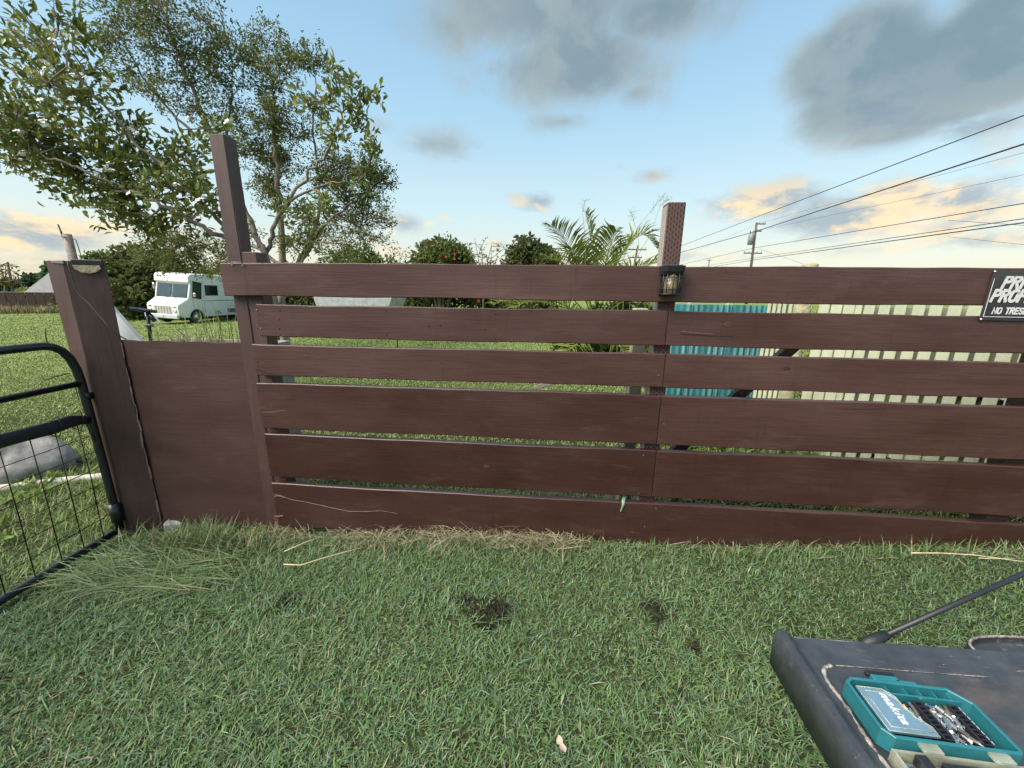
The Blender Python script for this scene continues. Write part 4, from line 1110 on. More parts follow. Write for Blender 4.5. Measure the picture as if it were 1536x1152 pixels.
def behind_gate(n):
    x = rng.uniform(-4.6, -2.62, n); y = rng.uniform(1.35, 3.7, n)
    off = x * fn[0] + y * fn[1] - FD
    k = (x < -2.62); x, y = x[k], y[k]
    return np.stack([x, y, gz(x, y) - .01], 1)
strands(14000, behind_gate, .05, .13, .003, .007, [(.15, .21, .06), (.20, .26, .085), (.24, .27, .12), (.32, .27, .16)], [4, 4, 2, 1.6], (.2, 1.2), 'rough_grass', 'rough tufted grass beyond the open gate')
# broad leaved weeds beyond the gate
def weed_patch(n, box, lmin, lmax, name, label, cols):
    x = rng.uniform(box[0], box[1], n); y = rng.uniform(box[2], box[3], n)
    c = rng.integers(0, max(1, n // 14), n); cx = rng.uniform(box[0], box[1], n // 14 + 1)[c]; cy = rng.uniform(box[2], box[3], n // 14 + 1)[c]
    P = np.stack([cx + rng.normal(0, .03, n), cy + rng.normal(0, .03, n), gz(cx, cy) + rng.uniform(0, .05, n)], 1)
    a = rng.uniform(0, 6.283, n); d = np.stack([np.cos(a), np.sin(a), rng.uniform(.3, 1.6, n)], 1)
    L = rng.uniform(lmin, lmax, n)
    return tag(leaves(P, d, L, L * rng.uniform(.16, .30, n), pick(cols, [1] * len(cols), n), name, M_leaf), label, 'weeds', kind='stuff')
weed_patch(480, (-4.3, -2.66, 1.8, 3.2), .05, .12, 'weeds', 'bright green broad leaved weeds behind the gate mesh', [(.16, .24, .06), (.21, .28, .08), (.25, .31, .11)])
weed_patch(500, (1.0, 2.6, 2.35, 3.3), .06, .16, 'weeds', 'green weeds seen through the lower gaps right of the centre post', [(.13, .20, .05), (.17, .25, .07)])
strands(2200, along_fence(-.2, 3.2, .12, 1.1, -.01, .03), .08, .25, .003, .006, STRAW + [(.15, .22, .06)], [3, 2, 3, 1, 5], (.3, 1.5), 'rough_grass', 'rough dry and green grass behind the right half of the fence')
strands(2500, along_fence(-1.6, .6, .12, .55, -.01, .02), .06, .16, .003, .006, [(.13, .2, .06), (.17, .24, .08), (.33, .28, .16)], [4, 3, 2], (.3, 1.3), 'rough_grass', 'uncut grass just behind the left half of the fence')
# planting strip behind the short panel: dry pile and tall stalks
bedm = MB(); 
q0 = fence_pt(-2.5, .35, 0)
bedm.box((0, .22, .50), (.98, .30, 1.06), None, .03)
bed = empty('planter_box', fence_pt(-2.15, .06, -.05), YAW, 'weathered timber planter full of weeds behind the short solid panel', 'planter')
bedm = MB(); bedm.box((0, .02, .60), (.70, .03, 1.22), None, .004); bedm.build('front_board', M_rawwood, bed)
MB().box((0, .42, .60), (.70, .03, 1.22), None, .004).build('back_board', M_rawwood, bed)
for sx in (-.35, .35): MB().box((sx, .22, .60), (.03, .43, 1.22), None, .004).build('end_board', M_rawwood, bed)
MB().box((0, .22, .58), (.68, .38, 1.16), None, .02).build('soil', mat('planter_soil', (.09, .07, .045), .95, var=.4, vscale=25, bump=.8, bscale=40), bed)
def inbed(n):
    s = -2.15 + rng.uniform(-.34, .32, n); of = .06 + rng.uniform(.06, .40, n)
    xy = fe[None, :] * s[:, None] + fn[None, :] * (FD + of)[:, None]; xy[:, 2] = 1.10 + rng.uniform(0, .03, n); return xy
def inbed_left(n):
    p = inbed(n); s = -2.36 + rng.normal(0, .07, n); of = .06 + rng.uniform(.08, .40, n)
    xy = fe[None, :] * s[:, None] + fn[None, :] * (FD + of)[:, None]; xy[:, 2] = 1.11 + rng.uniform(0, .08, n); return xy
strands(420, inbed, .05, .13, .003, .006, STRAW + [(.17, .22, .06)], [3, 3, 2, 1, 2], (.1, 1.4), 'dry_grass', 'dry and green grass growing out of the planter behind the short panel')
strands(240, inbed_left, .05, .14, .003, .007, STRAW, [3, 3, 3, 2], (.7, 1.6), 'dry_grass', 'pile of dry straw beside the pale sheet behind the gate post')
strands(26, inbed, .18, .34, .004, .008, [(.20, .26, .06), (.28, .30, .10), (.40, .35, .18)], [4, 2, 2], (.02, .35), 'tall_grass', 'tall light green stalks in the planter in front of the white van')
strands(14, lambda n: inbed_left(n) + fe[None, :] * rng.uniform(.12, .2, n)[:, None], .22, .32, .006, .011, [(.26, .30, .07), (.34, .34, .12)], [1, 1], (.0, .22), 'tall_grass', 'tall yellow-green stalks beside the black spotlight')

# pale triangular sheet leaning behind the gate post
sh = MB(); P3 = [at(160, 448, 2.62), at(207, 512, 2.62), at(170, 520, 2.62)]
P3 = [at(150, 442, 2.66), at(212, 512, 2.60), at(214, 540, 2.60), at(150, 540, 2.62)]
th = Vector((0.01, .018, 0)); sh.add(P3 + [p + th for p in P3], [(3, 2, 1, 0), (4, 5, 6, 7), (0, 1, 5, 4), (1, 2, 6, 5), (2, 3, 7, 6), (3, 0, 4, 7)])
o = sh.build('pale_sheet', M_greypaint); tag(o, 'pale weathered triangular sheet leaning behind the gate post', 'sheet')

# black solar spotlight
sl_p = at(226, 508, 2.75)
sl = empty('solar_spotlight', (sl_p.x, sl_p.y, sl_p.z - .06), 0, 'black solar spotlight with a flat tilted panel in front of the white van', 'spotlight')
def L_(px, py, Y=2.75): return at(px, py, Y) - Vector(sl.location)
MB().tube([L_(228, 522), L_(225, 500), L_(221, 466)], .011, 10).build('stem', M_blackpl, sl)
pc = L_(216, 464.5)
MB().box(pc, (.115, .085, .014), (R(-10), R(7), .2), .003).build('solar_panel', M_solar, sl)
MB().box(pc - Vector((.0, .0, .011)), (.105, .075, .010), (R(-10), R(7), .2), .003).build('panel_housing', M_blackpl, sl)
MB().tube([L_(221, 468), L_(229, 476), L_(233, 481)], [.010, .013, .018], 10).build('lamp_head', M_blackpl, sl)
MB().box(L_(235.5, 479), (.014, .006, .055), (0, R(-33), 0), .002).build('reflector', M_white, sl)
MB().tube([L_(219, 488), L_(229, 488)], .013, 10).build('collar', M_nail, sl)
MB().tube([L_(228, 522), L_(229, 560)], .007, 8).build('stake', M_blackpl, sl)

# boulder, pipe and rubble beyond the gate
bo = MB(); c = on_z(25, 735, -.16); n1, n2 = 22, 36; vs = []
for i in range(n1):
    ph = math.pi * i / (n1 - 1)
    for j in range(n2):
        a = 2 * math.pi * j / n2; rr = 1 + .16 * math.sin(a * 2 + 1) + .10 * math.sin(a * 3 + ph * 3) + .07 * math.sin(a * 5 + 2 * ph) + .03 * math.sin(a * 11 + 5 * ph) + .025 * math.sin(ph * 13 + a * 4) + random.uniform(-.008, .008)
        vs.append((.42 * rr * math.sin(ph) * math.cos(a), .30 * rr * math.sin(ph) * math.sin(a), .30 * math.cos(ph) * (1 + .1 * math.sin(a * 2))))
vs = [(x * .74, y * .8, z * .85) for x, y, z in vs]
bo.add(vs, [(i * n2 + j, (i + 1) * n2 + j, (i + 1) * n2 + (j + 1) % n2, i * n2 + (j + 1) % n2) for i in range(n1 - 1) for j in range(n2)], True)
tag(bo.build('boulder', M_concrete, None, (c.x - .22, c.y + .25, float(gz(c.x, c.y)) + .10), (0, .12, .4)), 'pale grey boulder on the grass behind the open gate', 'boulder')
pp = [on_z(x, y, -.12) for x, y in ((-60, 744), (0, 733), (60, 728), (110, 724), (165, 720), (215, 716))]
tag(MB().tube([Vector((p.x, p.y, float(gz(p.x, p.y)) + .03)) for p in pp], [.038, .036, .034, .034, .032, .03], 10).build('old_pipe', M_pipe), 'pale weathered pipe lying across the grass behind the gate', 'pipe')
rb = [on_z(x, y, -.12) for x, y in ((80, 697), (105, 692), (130, 694))]
tag(MB().tube([Vector((p.x, p.y, float(gz(p.x, p.y)) + .03)) for p in rb], [.02, .03, .016], 8).build('fallen_branch', M_darkbark), 'short dark fallen branch beside the boulder beyond the gate', 'branch')
st_ = MB(); q = fence_pt(-2.47, .07, 0); st_.box((q.x, q.y, float(gz(q.x, q.y)) + .02), (.13, .10, .09), (0, 0, .2), .02)
tag(st_.build('paving_stone', M_concrete), 'pale stone wedged under the short panel beside the gate post', 'stone')

# ------------------------------------------------------------------ teal and pale fences on the right
TY = 3.70
tl = empty('teal_fence', (at(968, 600, TY).x, TY, .1), 0, 'corrugated teal sheet fence behind the slats right of the centre post', 'fence')
x0 = 0.0; x1 = at(1141, 560, TY).x - tl.location.x
k = 0; x = x0; wdt = (x1 - x0) / 3
for k in range(3):
    mb = MB(); N_ = 84; vs = []
    for i in range(N_ + 1):
        t = i / N_; xx = wdt * t * .995; yy = .014 * math.sin(t * 2 * math.pi * 6.5 + .6 * math.sin(t * 5 + k)) * (.6 + .4 * math.sin(t * 7 + k * 2))
        vs += [(xx, yy, 0), (xx, yy, 1.44), (xx, yy + .004, 0), (xx, yy + .004, 1.44)]
    mb.add(vs, [(4 * i, 4 * i + 4, 4 * i + 5, 4 * i + 1) for i in range(N_)] + [(4 * i + 2, 4 * i + 3, 4 * i + 7, 4 * i + 6) for i in range(N_)] + [(4 * i + 1, 4 * i + 5, 4 * i + 7, 4 * i + 3) for i in range(N_)], True)
    mb.build('sheet', M_teal, tl, (x0 + wdt * k, .004 * k, -.12))
for k in range(1, 3):
    MB().box((x0 + wdt * k, .06, .62), (.05, .05, 1.5), None, .004).build('post', M_pale, tl)
# pale post left of the centre post
q = fence_pt(.555, .24, 0)
pp_ = MB(); pp_.box((0, 0, .62), (.075, .06, 1.62), None, .004)
tag(pp_.build('pale_post', M_pale, None, (q.x, q.y, 0)), 'narrow pale green post just behind the brown centre post', 'post')

pA = Vector((2.30, 3.60, 0)); pB = Vector((2.56, 3.05, 0)); dirp = Vector((.138 * 1.0, -.184, 0)).normalized()
pf = empty('picket_fence', (2.52, 3.10, .12), math.atan2(dirp.y, dirp.x), 'pale green picket fence running towards the viewer behind the right half of the slats', 'fence')
PW, PG, PT = .062, .023, 1.46
def picket(x, w, h=PT, y=0):
    return MB().box((0, 0, 0), (w, .018, h), (0, random.uniform(-.006, .006), 0), .003).build('picket', M_pale, pf, (x, y + random.uniform(-.002, .002), h / 2 - .1))
x = .19
for k in range(18): picket(x + PW / 2, PW, PT + random.uniform(-.012, .012)); x += PW + PG
xr = x
for z in (.25, .80, 1.22): MB().box(((xr + .19) / 2, .030, z), (xr - .19, .035, .07), None, .003).build('rail', M_pale, pf)
MB().box(((xr + .19) / 2, .062, .62), (xr - .19, .012, 1.40), None).build('gap_shade_board', M_paledark, pf)  # dark sheet added behind the gaps as their shade
# left part: narrower pickets, then a framed opening
x = -.457
for k in range(6): picket(x + .015, .029); x += .040
MB().box((-.335, .03, .62), (.24, .012, 1.40), None).build('gap_shade_board', M_paledark, pf)
MB().box((-.183, .0, .63), (.058, .05, 1.46), None, .004).build('gate_stile', M_pale, pf)
MB().box((.165, .0, .63), (.04, .05, 1.46), None, .004).build('gate_stile', M_pale, pf)
for z0_, z1_ in ((1.42, 1.55), (1.13, 1.355), (-.08, 1.00)):
    for k in range(3): MB().box((-.05 + .078 * k, .002 + .003 * (k % 2), (z0_ + z1_) / 2), (.071, .03, z1_ - z0_), None, .004).build('gate_board', M_pale, pf)
MB().box((.02, -.012, 1.055), (.25, .02, .045), (0, R(10), 0), .004).build('gate_brace', M_pale, pf)
rp_ = MB(); q = at(1216, 396, 3.22); rp_.lathe([(.052, 0), (.054, q.z - .008), (.048, q.z + .002), (.001, q.z + .003)], (0, 0, 0), 18)
tag(rp_.build('round_post', M_roundpost, None, (q.x, q.y, 0)), 'round lichen covered wooden post rising behind the top board', 'post')
mos = MB()
tag(leaves(np.stack([rng.uniform(1.9, 3.3, 900), rng.uniform(3.75, 4.4, 900), rng.uniform(.3, 1.35, 900)], 1), rng.normal(size=(900, 3)), rng.uniform(.05, .1, 900), rng.uniform(.02, .04, 900), pick([(.14, .22, .05), (.2, .28, .07)], [1, 1], 900), 'shrub_leaves', M_leaf), 'yellow-green shrub leaves seen through the framed opening of the picket fence', 'shrub', kind='stuff')
# ------------------------------------------------------------------ far things on the left
def wall_strip():
    a, b = at(-60, 470, 34.5), at(100, 468, 37.5)
    w = empty('far_fence', (a.x, a.y, float(gz(a.x, a.y)) - .1), math.atan2(b.y - a.y, b.x - a.x), 'long low dark brown fence across the far left of the field', 'fence')
    L = (b - a).length; np_ = 11
    for k in range(np_):
        MB().box((L * (k + .5) / np_, 0, .95), (L / np_ - .04, .08, 1.9 + .03 * math.sin(k)), None, .01).build('fence_panel', M_brownwall, w)
    MB().box((L / 2, 0, 1.93), (L, .14, .06), None, .01).build('capping', M_roof, w)
wall_strip()
P_, n = at(40, 470, 33.3), 3200
x = rng.uniform(-52, -36, n); t = (x + 52) / 16; y = 33.0 + t * 3.2 + rng.uniform(-.9, .3, n)
o = blades(np.stack([x, y, gz(x, y)], 1), rng.uniform(.3, .9, n), rng.uniform(.04, .09, n), rng.uniform(0, 6.28, n), rng.uniform(0, .7, n), rng.uniform(0, .6, n), pick([(.34, .28, .16), (.26, .23, .12), (.2, .2, .09)], [3, 2, 1], n), 'dry_grass', M_grass)
tag(o, 'tall dry grass at the foot of the far brown fence', 'grass', kind='stuff')
rf = empty('shed', at(86, 442, 39.5) - Vector((0, 0, 2.0)), R(35), 'small shed with a pale grey pitched roof behind the far brown fence', 'shed')
MB().box((0, 0, 1.0), (3.2, 3.0, 2.0), None, .02).build('wall', M_brownwall, rf)
rr_ = MB(); rr_.add([(-1.9, -1.8, 1.98), (1.9, -1.8, 1.98), (1.9, 1.8, 1.98), (-1.9, 1.8, 1.98), (-.2, 0, 4.1), (.2, 0, 4.1)], [(0, 1, 5, 4), (2, 3, 4, 5), (1, 2, 5), (3, 0, 4), (3, 2, 1, 0)]); rr_.build('roof', M_roof, rf)

# tiny broad leaved weeds in the lawn
nw = 900; cx = rng.uniform(-2.2, 2.6, nw // 6)[rng.integers(0, nw // 6, nw)] + rng.normal(0, .018, nw); cy = rng.uniform(.7, 2.0, nw) * 0 + rng.uniform(.7, 1.95, nw // 6)[rng.integers(0, nw // 6, nw)]
k = front_keep(cx, cy); cx, cy = cx[k], cy[k]; nw = len(cx); a = rng.uniform(0, 6.283, nw); L = rng.uniform(.010, .024, nw)
tag(leaves(np.stack([cx, cy + rng.normal(0, .018, nw), gz(cx, cy) + rng.uniform(.015, .035, nw)], 1), np.stack([np.cos(a), np.sin(a), rng.uniform(.0, .6, nw)], 1), L, L * rng.uniform(.5, .75, nw), pick([(.11, .19, .05), (.15, .23, .07)], [1, 1], nw), 'lawn_weeds', M_leaf), 'tiny round leaved weeds scattered in the front lawn', 'weeds', kind='stuff')

# ------------------------------------------------------------------ step van
M_vgrey = mat('van_vent', (.16, .16, .16), .6, var=.2)
M_under = mat('van_underbody', (.012, .012, .012), .8)
def build_van():
    th = R(-4)
    g = float(gz(-19.5, 23.8))
    wheel_w = on_z(295, 485, g)
    cx, sn = math.cos(th), math.sin(th)
    lw = Vector((.92, 1.12, 0))
    org = Vector((wheel_w.x - (cx * lw.x - sn * lw.y), wheel_w.y - (sn * lw.x + cx * lw.y), g))
    v = empty('step_van', org, th, 'white step van parked on the grass below the tree', 'van')
    v.rotation_euler = (0, R(3), th)
    HW = 1.05; Lb = 6.6
    def arch(yc, r=.47, z0=.42, n=12):
        return [(yc - r * math.cos(math.pi * k / n) * 1.0, z0 + r * math.sin(math.pi * k / n)) for k in range(n + 1)]
    prof = [(.05, .52), (.02, 1.06), (.06, 1.16), (.66, 1.50), (.88, 2.34), (.76, 2.42), (.80, 2.74), (.90, 2.86), (1.09, 2.90), (Lb, 2.90), (Lb, .42)]
    bottom = list(reversed(arch(4.75))) + list(reversed(arch(1.12)))
    prof = prof + bottom + [(.35, .42)]
    mb = MB(); n = len(prof)
    # hood narrows a little to the nose
    def hw(y, z): return HW - (.14 * max(0, (.8 - y)) if z < 1.7 else 0)
    vs = [(-hw(y, z), y, z) for y, z in prof] + [(hw(y, z), y, z) for y, z in prof]
    mb.add(vs, [tuple(range(n)), tuple(range(n, 2 * n))[::-1]] + [(i, i + n, (i + 1) % n + n, (i + 1) % n) for i in range(n)])
    body = mb.build('body', M_white, v)
    bv = body.modifiers.new('bevel', 'BEVEL'); bv.width = .035; bv.segments = 2; bv.limit_method = 'ANGLE'; bv.angle_limit = R(35)
    # windscreen panes lie in the sloping front
    sl = math.atan2(2.34 - 1.50, .88 - .66)
    def scr(x, w, name='windscreen'):
        c = Vector((x, .77 - .015, 1.92)); rot = (sl - math.pi / 2 + R(0), 0, 0)
        fr = MB(); fr.box((0, 0, 0), (w + .06, .02, .80), (-(math.pi / 2 - sl), 0, 0), .02); f = fr.build('window_frame', M_blackpl, v, c)
        pn_ = MB(); pn_.box((0, -.014, 0), (w, .014, .74), (-(math.pi / 2 - sl), 0, 0), .01); pn_.build('pane', M_glass, f)
        wp = MB(); a = Vector((-w * .3 if x > 0 else w * .3, -.12, -.40)); wp.tube([a, a + Vector((.28 if x > 0 else -.28, .03, .12)), a + Vector((.55 if x > 0 else -.55, .055, .2))], .014, 5); wp.build('wiper', M_blackpl, f)
    scr(-.48, .86); scr(.48, .86)
    # side: door glass, side window with open dark pane, mirror
    f = MB().box((0, 0, 0), (.02, .62, .98), (R(-8), 0, 0), .06).build('door_window', M_blackpl, v, (HW + .002, 1.28, 1.98)); MB().box((.010, 0, 0), (.012, .54, .88), (R(-8), 0, 0), .05).build('pane', M_glass, f)
    f = MB().box((0, 0, 0), (.02, .95, .62), None, .05).build('side_window', M_blackpl, v, (HW + .002, 2.30, 1.98)); MB().box((.010, .16, -.02), (.012, .62, .50), None, .03).build('pane', M_blackglass, f); MB().box((.008, -.34, 0), (.012, .28, .52), None, .03).build('pane', M_glass, f)
    m_ = MB(); m_.tube([(HW, .95, 1.75), (HW + .18, .87, 1.72)], .015, 6); m_.build('mirror_arm', M_chrome, v); MB().box((HW + .20, .85, 1.72), (.17, .06, .24), None, .025).build('mirror', M_chrome, v)
    MB().box((-HW - .14, .85, 2.1), (.14, .06, .34), None, .025).build('mirror', M_chrome, v)
    # grille
    gr = MB().box((0, .028, .86), (1.02, .03, .44), None, .01).build('grille', M_cream, v)
    for k in range(6): MB().box((-.42 + .168 * k, .004, .86), (.03, .03, .42), None).build('grille_bar', M_cream, gr)
    for k in range(7): MB().box((0, .009, .67 + .062 * k), (.98, .008, .018), None).build('grille_slot', M_vgrey, gr)
    for sx in (-1, 1):
        h = MB(); h.lathe([(.11, .02), (.11, -.03), (.095, -.04)], (0, 0, 0), 20, 'Y'); hb_ = h.build('headlight', M_chrome, v, (sx * .74, .035, .80)); l = MB(); l.lathe([(.088, -.02), (.06, -.05), (.001, -.062)], (0, 0, 0), 20, 'Y'); l.build('lens', M_white, hb_)
        MB().box((sx * .74, .02, 1.03), (.16, .04, .07), None, .01).build('marker_light', M_red, v)
    MB().box((HW - .085, .44, 1.10), (.03, .13, .05), None, .008).build('marker_light', M_red, v); MB().box((HW - .085, .46, .93), (.03, .10, .09), None, .02).build('marker_light', M_red, v)
    MB().box((0, -.06, .50), (1.98, .16, .24), None, .03).build('bumper', mat('bumper_paint', (.50, .54, .54), .4, var=.15, vscale=4), v)
    MB().box((0, -.15, .52), (.34, .02, .15), None, .01).build('number_plate', M_cream, v)
    MB().box((0, 3.2, .40), (1.7, 5.6, .30), None, .02).build('underbody', M_under, v)
    # rub strip, vent, door seams
    MB().box((HW + .012, 4.0, 1.42), (.03, 4.9, .07), None, .008).build('rub_strip', M_white, v); MB().box((HW + .004, 4.0, 1.365), (.012, 4.9, .02), None).build('strip_shadow_gap', M_vgrey, v)
    vt = MB().box((HW + .004, 4.05, .72), (.02, 1.3, .26), None, .005).build('vent', M_vgrey, v)
    for k in range(6): MB().box((HW + .014, 4.05, .62 + .04 * k), (.02, 1.26, .012), None).build('vent_slat', M_steelgrey, vt)
    for y, z0, z1 in ((.93, 1.0, 2.55), (1.72, .62, 2.55)): MB().box((HW + .001, y, (z0 + z1) / 2), (.008, .014, z1 - z0), None).build('door_seam', M_vgrey, v)
    for k, (y, w) in enumerate(((2.46, .10), (2.60, .05), (2.70, .16))): MB().box((HW + .002, y, .70), (.006, w, .05), None).build('marking', M_blackpl, v)
    for k, (y, w) in enumerate(((2.44, .22), (2.74, .26))): MB().box((HW + .002, y, .59), (.006, w, .055), None).build('marking', M_blackpl, v)
    MB().box((0, 1.0, 2.905), (1.5, .12, .03), None, .01).build('roof_trim', M_cream, v)
    for y in (1.12, 4.75):
        for sx in (-1, 1):
            w = MB(); w.lathe([(.30, .13), (.36, .14), (.41, .11), (.425, .05), (.425, -.05), (.41, -.11), (.36, -.14), (.30, -.13)], (0, 0, 0), 28, 'X')
            t = w.build('wheel', M_tyre, v, (sx * (HW - .13), y, .425))
            r_ = MB(); r_.lathe([(.30, sx * .10), (.30, sx * .13), (.27, sx * .12), (.22, sx * .07), (.15, sx * .10), (.10, sx * .15), (.06, sx * .155), (.001, sx * .155)], (0, 0, 0), 28, 'X')
            r_.build('rim', M_chrome, t)
            h_ = MB()
            for k in range(8):
                a = 2 * math.pi * k / 8; h_.box((sx * .098, .19 * math.cos(a), .19 * math.sin(a)), (.012, .035, .035), None)
            h_.build('hand_holes', M_vgrey, t)
    return v
build_van()

# ------------------------------------------------------------------ trees
def smooth_path(pts, k=6):
    out = []; n = len(pts)
    for i in range(n - 1):
        p0, p1, p2, p3 = pts[max(i - 1, 0)], pts[i], pts[i + 1], pts[min(i + 2, n - 1)]
        for j in range(k):
            t = j / k
            out.append(.5 * ((2 * p1) + (p2 - p0) * t + (2 * p0 - 5 * p1 + 4 * p2 - p3) * t * t + (3 * p1 - p0 - 3 * p2 + p3) * t ** 3))
    out.append(pts[-1]); return out
def rv(s=1.0): return Vector((random.gauss(0, s), random.gauss(0, s), random.gauss(0, s)))
def grow(limbs, clusters, tufts, bark_r, twig_r):
    """limbs: (points, r0, r1); clusters: (centre, rx, rz, weight); returns branch mesh builder and leaf tufts (pos, dir)"""
    mb = MB(); skel = []
    for pts, r0, r1 in limbs:
        p = smooth_path(pts); n = len(p)
        p = [q + rv(.012 + .01 * (i / n)) for i, q in enumerate(p)]
        rad = [r0 + (r1 - r0) * (i / (n - 1)) for i in range(n)]
        mb.tube(p, rad, 9)
        skel += [(q, rad[i]) for i, q in enumerate(p)]
    T = []
    for c, rx, rz, w in clusters:
        # a branch from the skeleton into the cluster
        best = min(skel, key=lambda s: (s[0] - c).length + .25 * abs(s[0].z - c.z) + (1.2 if s[0].z > c.z + .25 else 0))
        a = best[0]; r0 = min(best[1] * .7, bark_r)
        mid = a.lerp(c, .5) + rv(.10 * (c - a).length) + Vector((0, 0, .08 * (c - a).length))
        br = smooth_path([a, mid, c + rv(rx * .15)], 5); n = len(br)
        mb.tube(br, [r0 + (twig_r * 1.6 - r0) * i / (n - 1) for i in range(n)], 6)
        for k in range(int(tufts * w)):
            d = rv(1); d.normalize(); d *= random.uniform(.45, 1.0) ** .6
            e = c + Vector((d.x * rx, d.y * rx, d.z * rz))
            s = br[random.randrange(n // 2, n)]
            m1 = s.lerp(e, .55) + rv(.12 * (e - s).length)
            tw = smooth_path([s, m1, e], 3)
            mb.tube(tw, [twig_r * (1 - .65 * i / (len(tw) - 1)) for i in range(len(tw))], 4, False)
            T.append((tw, (e - m1).normalized()))
    return mb, T
def tuft_leaves(T, per, spread, lmin, lmax, wr, up_bias, droop=0.0):
    P, Dv = [], []
    for tw, d in T:
        for k in range(per):
            t = random.random() ** .6
            i = min(len(tw) - 2, int(t * (len(tw) - 1))); f = t * (len(tw) - 1) - i
            p = tw[i].lerp(tw[i + 1], f) + rv(spread)
            dd = d * .6 + rv(.62) + Vector((0, 0, up_bias - droop))
            P.append(p); Dv.append(dd)
    P = np.array(P); Dv = np.array(Dv); n = len(P)
    L = rng.uniform(lmin, lmax, n)
    return P, Dv, L, L * rng.uniform(wr * .8, wr * 1.2, n)

# --- broad leaved tree with white flowers, close behind the fence
def A(px, py, dy=0.0): return at(px, py, 5.7 + dy)
base = A(412, 470); base.z = float(gz(base.x, base.y)) - .05
tA = empty('flowering_tree', base, 0, 'broad leaved tree with white flowers leaning left behind the tall post', 'tree')
limbsA = [([base, A(412, 560), A(414, 470), A(405, 420), A(398, 385), A(380, 350, .1)], 0.0720, 0.0315),
          ([A(414, 470), A(386, 395, -.1), A(355, 368, -.2), A(310, 345, -.3), A(255, 312, -.4), A(190, 285, -.5), A(110, 250, -.7), A(40, 225, -.8)], 0.0432, 0.0084),
          ([A(398, 440), A(372, 390, -.1), A(338, 345, -.2), A(300, 300, -.3), A(250, 255, -.4), A(190, 195, -.5), A(120, 120, -.7), A(80, 60, -.8)], 0.0360, 0.0070),
          ([A(405, 420), A(400, 385, .1), A(412, 340, .1), A(432, 305, .1), A(462, 262, .1), A(492, 222, .1), A(515, 170, .2), A(540, 135, .2)], 0.0360, 0.0070),
          ([A(432, 305, .1), A(455, 290, .1), A(500, 275, .2), A(545, 262, .3)], 0.0216, 0.0070),
          ([A(340, 345, -.2), A(310, 280, 0), A(285, 230, .1), A(270, 190, .1), A(262, 150, .1)], 0.0216, 0.0056),
          ([A(414, 470), A(440, 420, .3), A(452, 395, .4), A(470, 340, .4), A(480, 320, .4)], 0.0288, 0.0084)]
clA = [(30, 110, 48, .8), (62, 60, 42, .8), (95, 30, 30, .4), (20, 170, 42, .9), (75, 140, 50, 1), (120, 170, 52, 1.1), (45, 225, 46, 1), (10, 240, 38, .8), (100, 230, 52, 1.1), (150, 225, 50, 1.1), (130, 275, 44, 1),
       (180, 265, 50, 1.1), (195, 200, 40, .8), (215, 305, 44, 1), (165, 310, 36, .7), (235, 250, 44, 1), (265, 290, 40, .9), (270, 225, 36, .7), (300, 265, 34, .6), (290, 335, 36, .7), (195, 340, 26, .5), (245, 345, 30, .5),
       (335, 200, 24, .4), (320, 300, 28, .4), (140, 100, 36, .5), (55, 195, 40, .8), (85, 265, 36, .8), (25, 195, 40, .7),
       (520, 125, 30, .3), (545, 165, 28, .3), (500, 160, 32, .25), (535, 200, 28, .28), (470, 145, 26, .3), (560, 145, 18, .2), (505, 205, 26, .3), (448, 330, 26, .3), (480, 300, 26, .3), (560, 215, 22, .3), (500, 105, 20, .2), (425, 310, 18, .2), (545, 270, 24, .3), (455, 365, 24, .3)]
rad_scale = 5.7 / FPX * 1.12
clustersA = [(A(x, y, random.uniform(-.75, .35) if x < 350 else random.uniform(-.1, .5)), r * rad_scale, r * rad_scale * .85, w) for x, y, r, w in clA]
mbA, TA = grow(limbsA, clustersA, 20, .018, .0055)
inv = Vector(tA.location)
tr_o = mbA.build('trunk', M_bark, tA); tr_o.location = -inv
P, Dv, L, Wd = tuft_leaves(TA, 12, .045, .07, .125, .40, .55)
GA = [(.15, .185, .045), (.19, .225, .055), (.235, .26, .07), (.28, .275, .08), (.12, .15, .05), (.36, .27, .08)]
colA = pick(GA, [5, 5, 3, 1.4, 4, .35], len(P))
# the leaves that show largest are pieces of their own
order = np.argsort(P[:, 1] - L * 6); front = order[:280]; rest = order[280:]
cro = leaves(P[rest], Dv[rest], L[rest], Wd[rest], colA[rest], 'crown', M_leaf, tA); cro.location = -inv; tag(cro, kind='stuff')
M_leaf1 = mat('single_leaf', (.15, .20, .05), .42, var=.25, vscale=14, col2=(.23, .27, .08))
lm_ = MB(); prof = [(0, 0, 0), (.12, .2, .02), (.17, .42, .03), (.13, .68, .02), (.06, .88, -.02), (0, 1, -.08)]
vs = []
for w, y, z in prof: vs += [(-w, y, z + w * .3), (0, y, z), (w, y, z + w * .3)]
lm_.add(vs, [(3 * i + j, 3 * i + j + 1, 3 * i + j + 4, 3 * i + j + 3) for i in range(5) for j in range(2)], True)
proto = lm_.build('leaf', M_leaf1, tA)
for n_, i in enumerate(front):
    o = proto if n_ == 0 else proto.copy()
    if n_: COL.objects.link(o); o.parent = tA
    q = Vector(Dv[i]).to_track_quat('Y', 'Z'); o.rotation_mode = 'QUATERNION'; o.rotation_quaternion = q @ Euler((0, random.uniform(-.7, .7), 0)).to_quaternion()
    o.location = Vector(P[i]) - inv; s = float(L[i]); o.scale = (s, s, s)
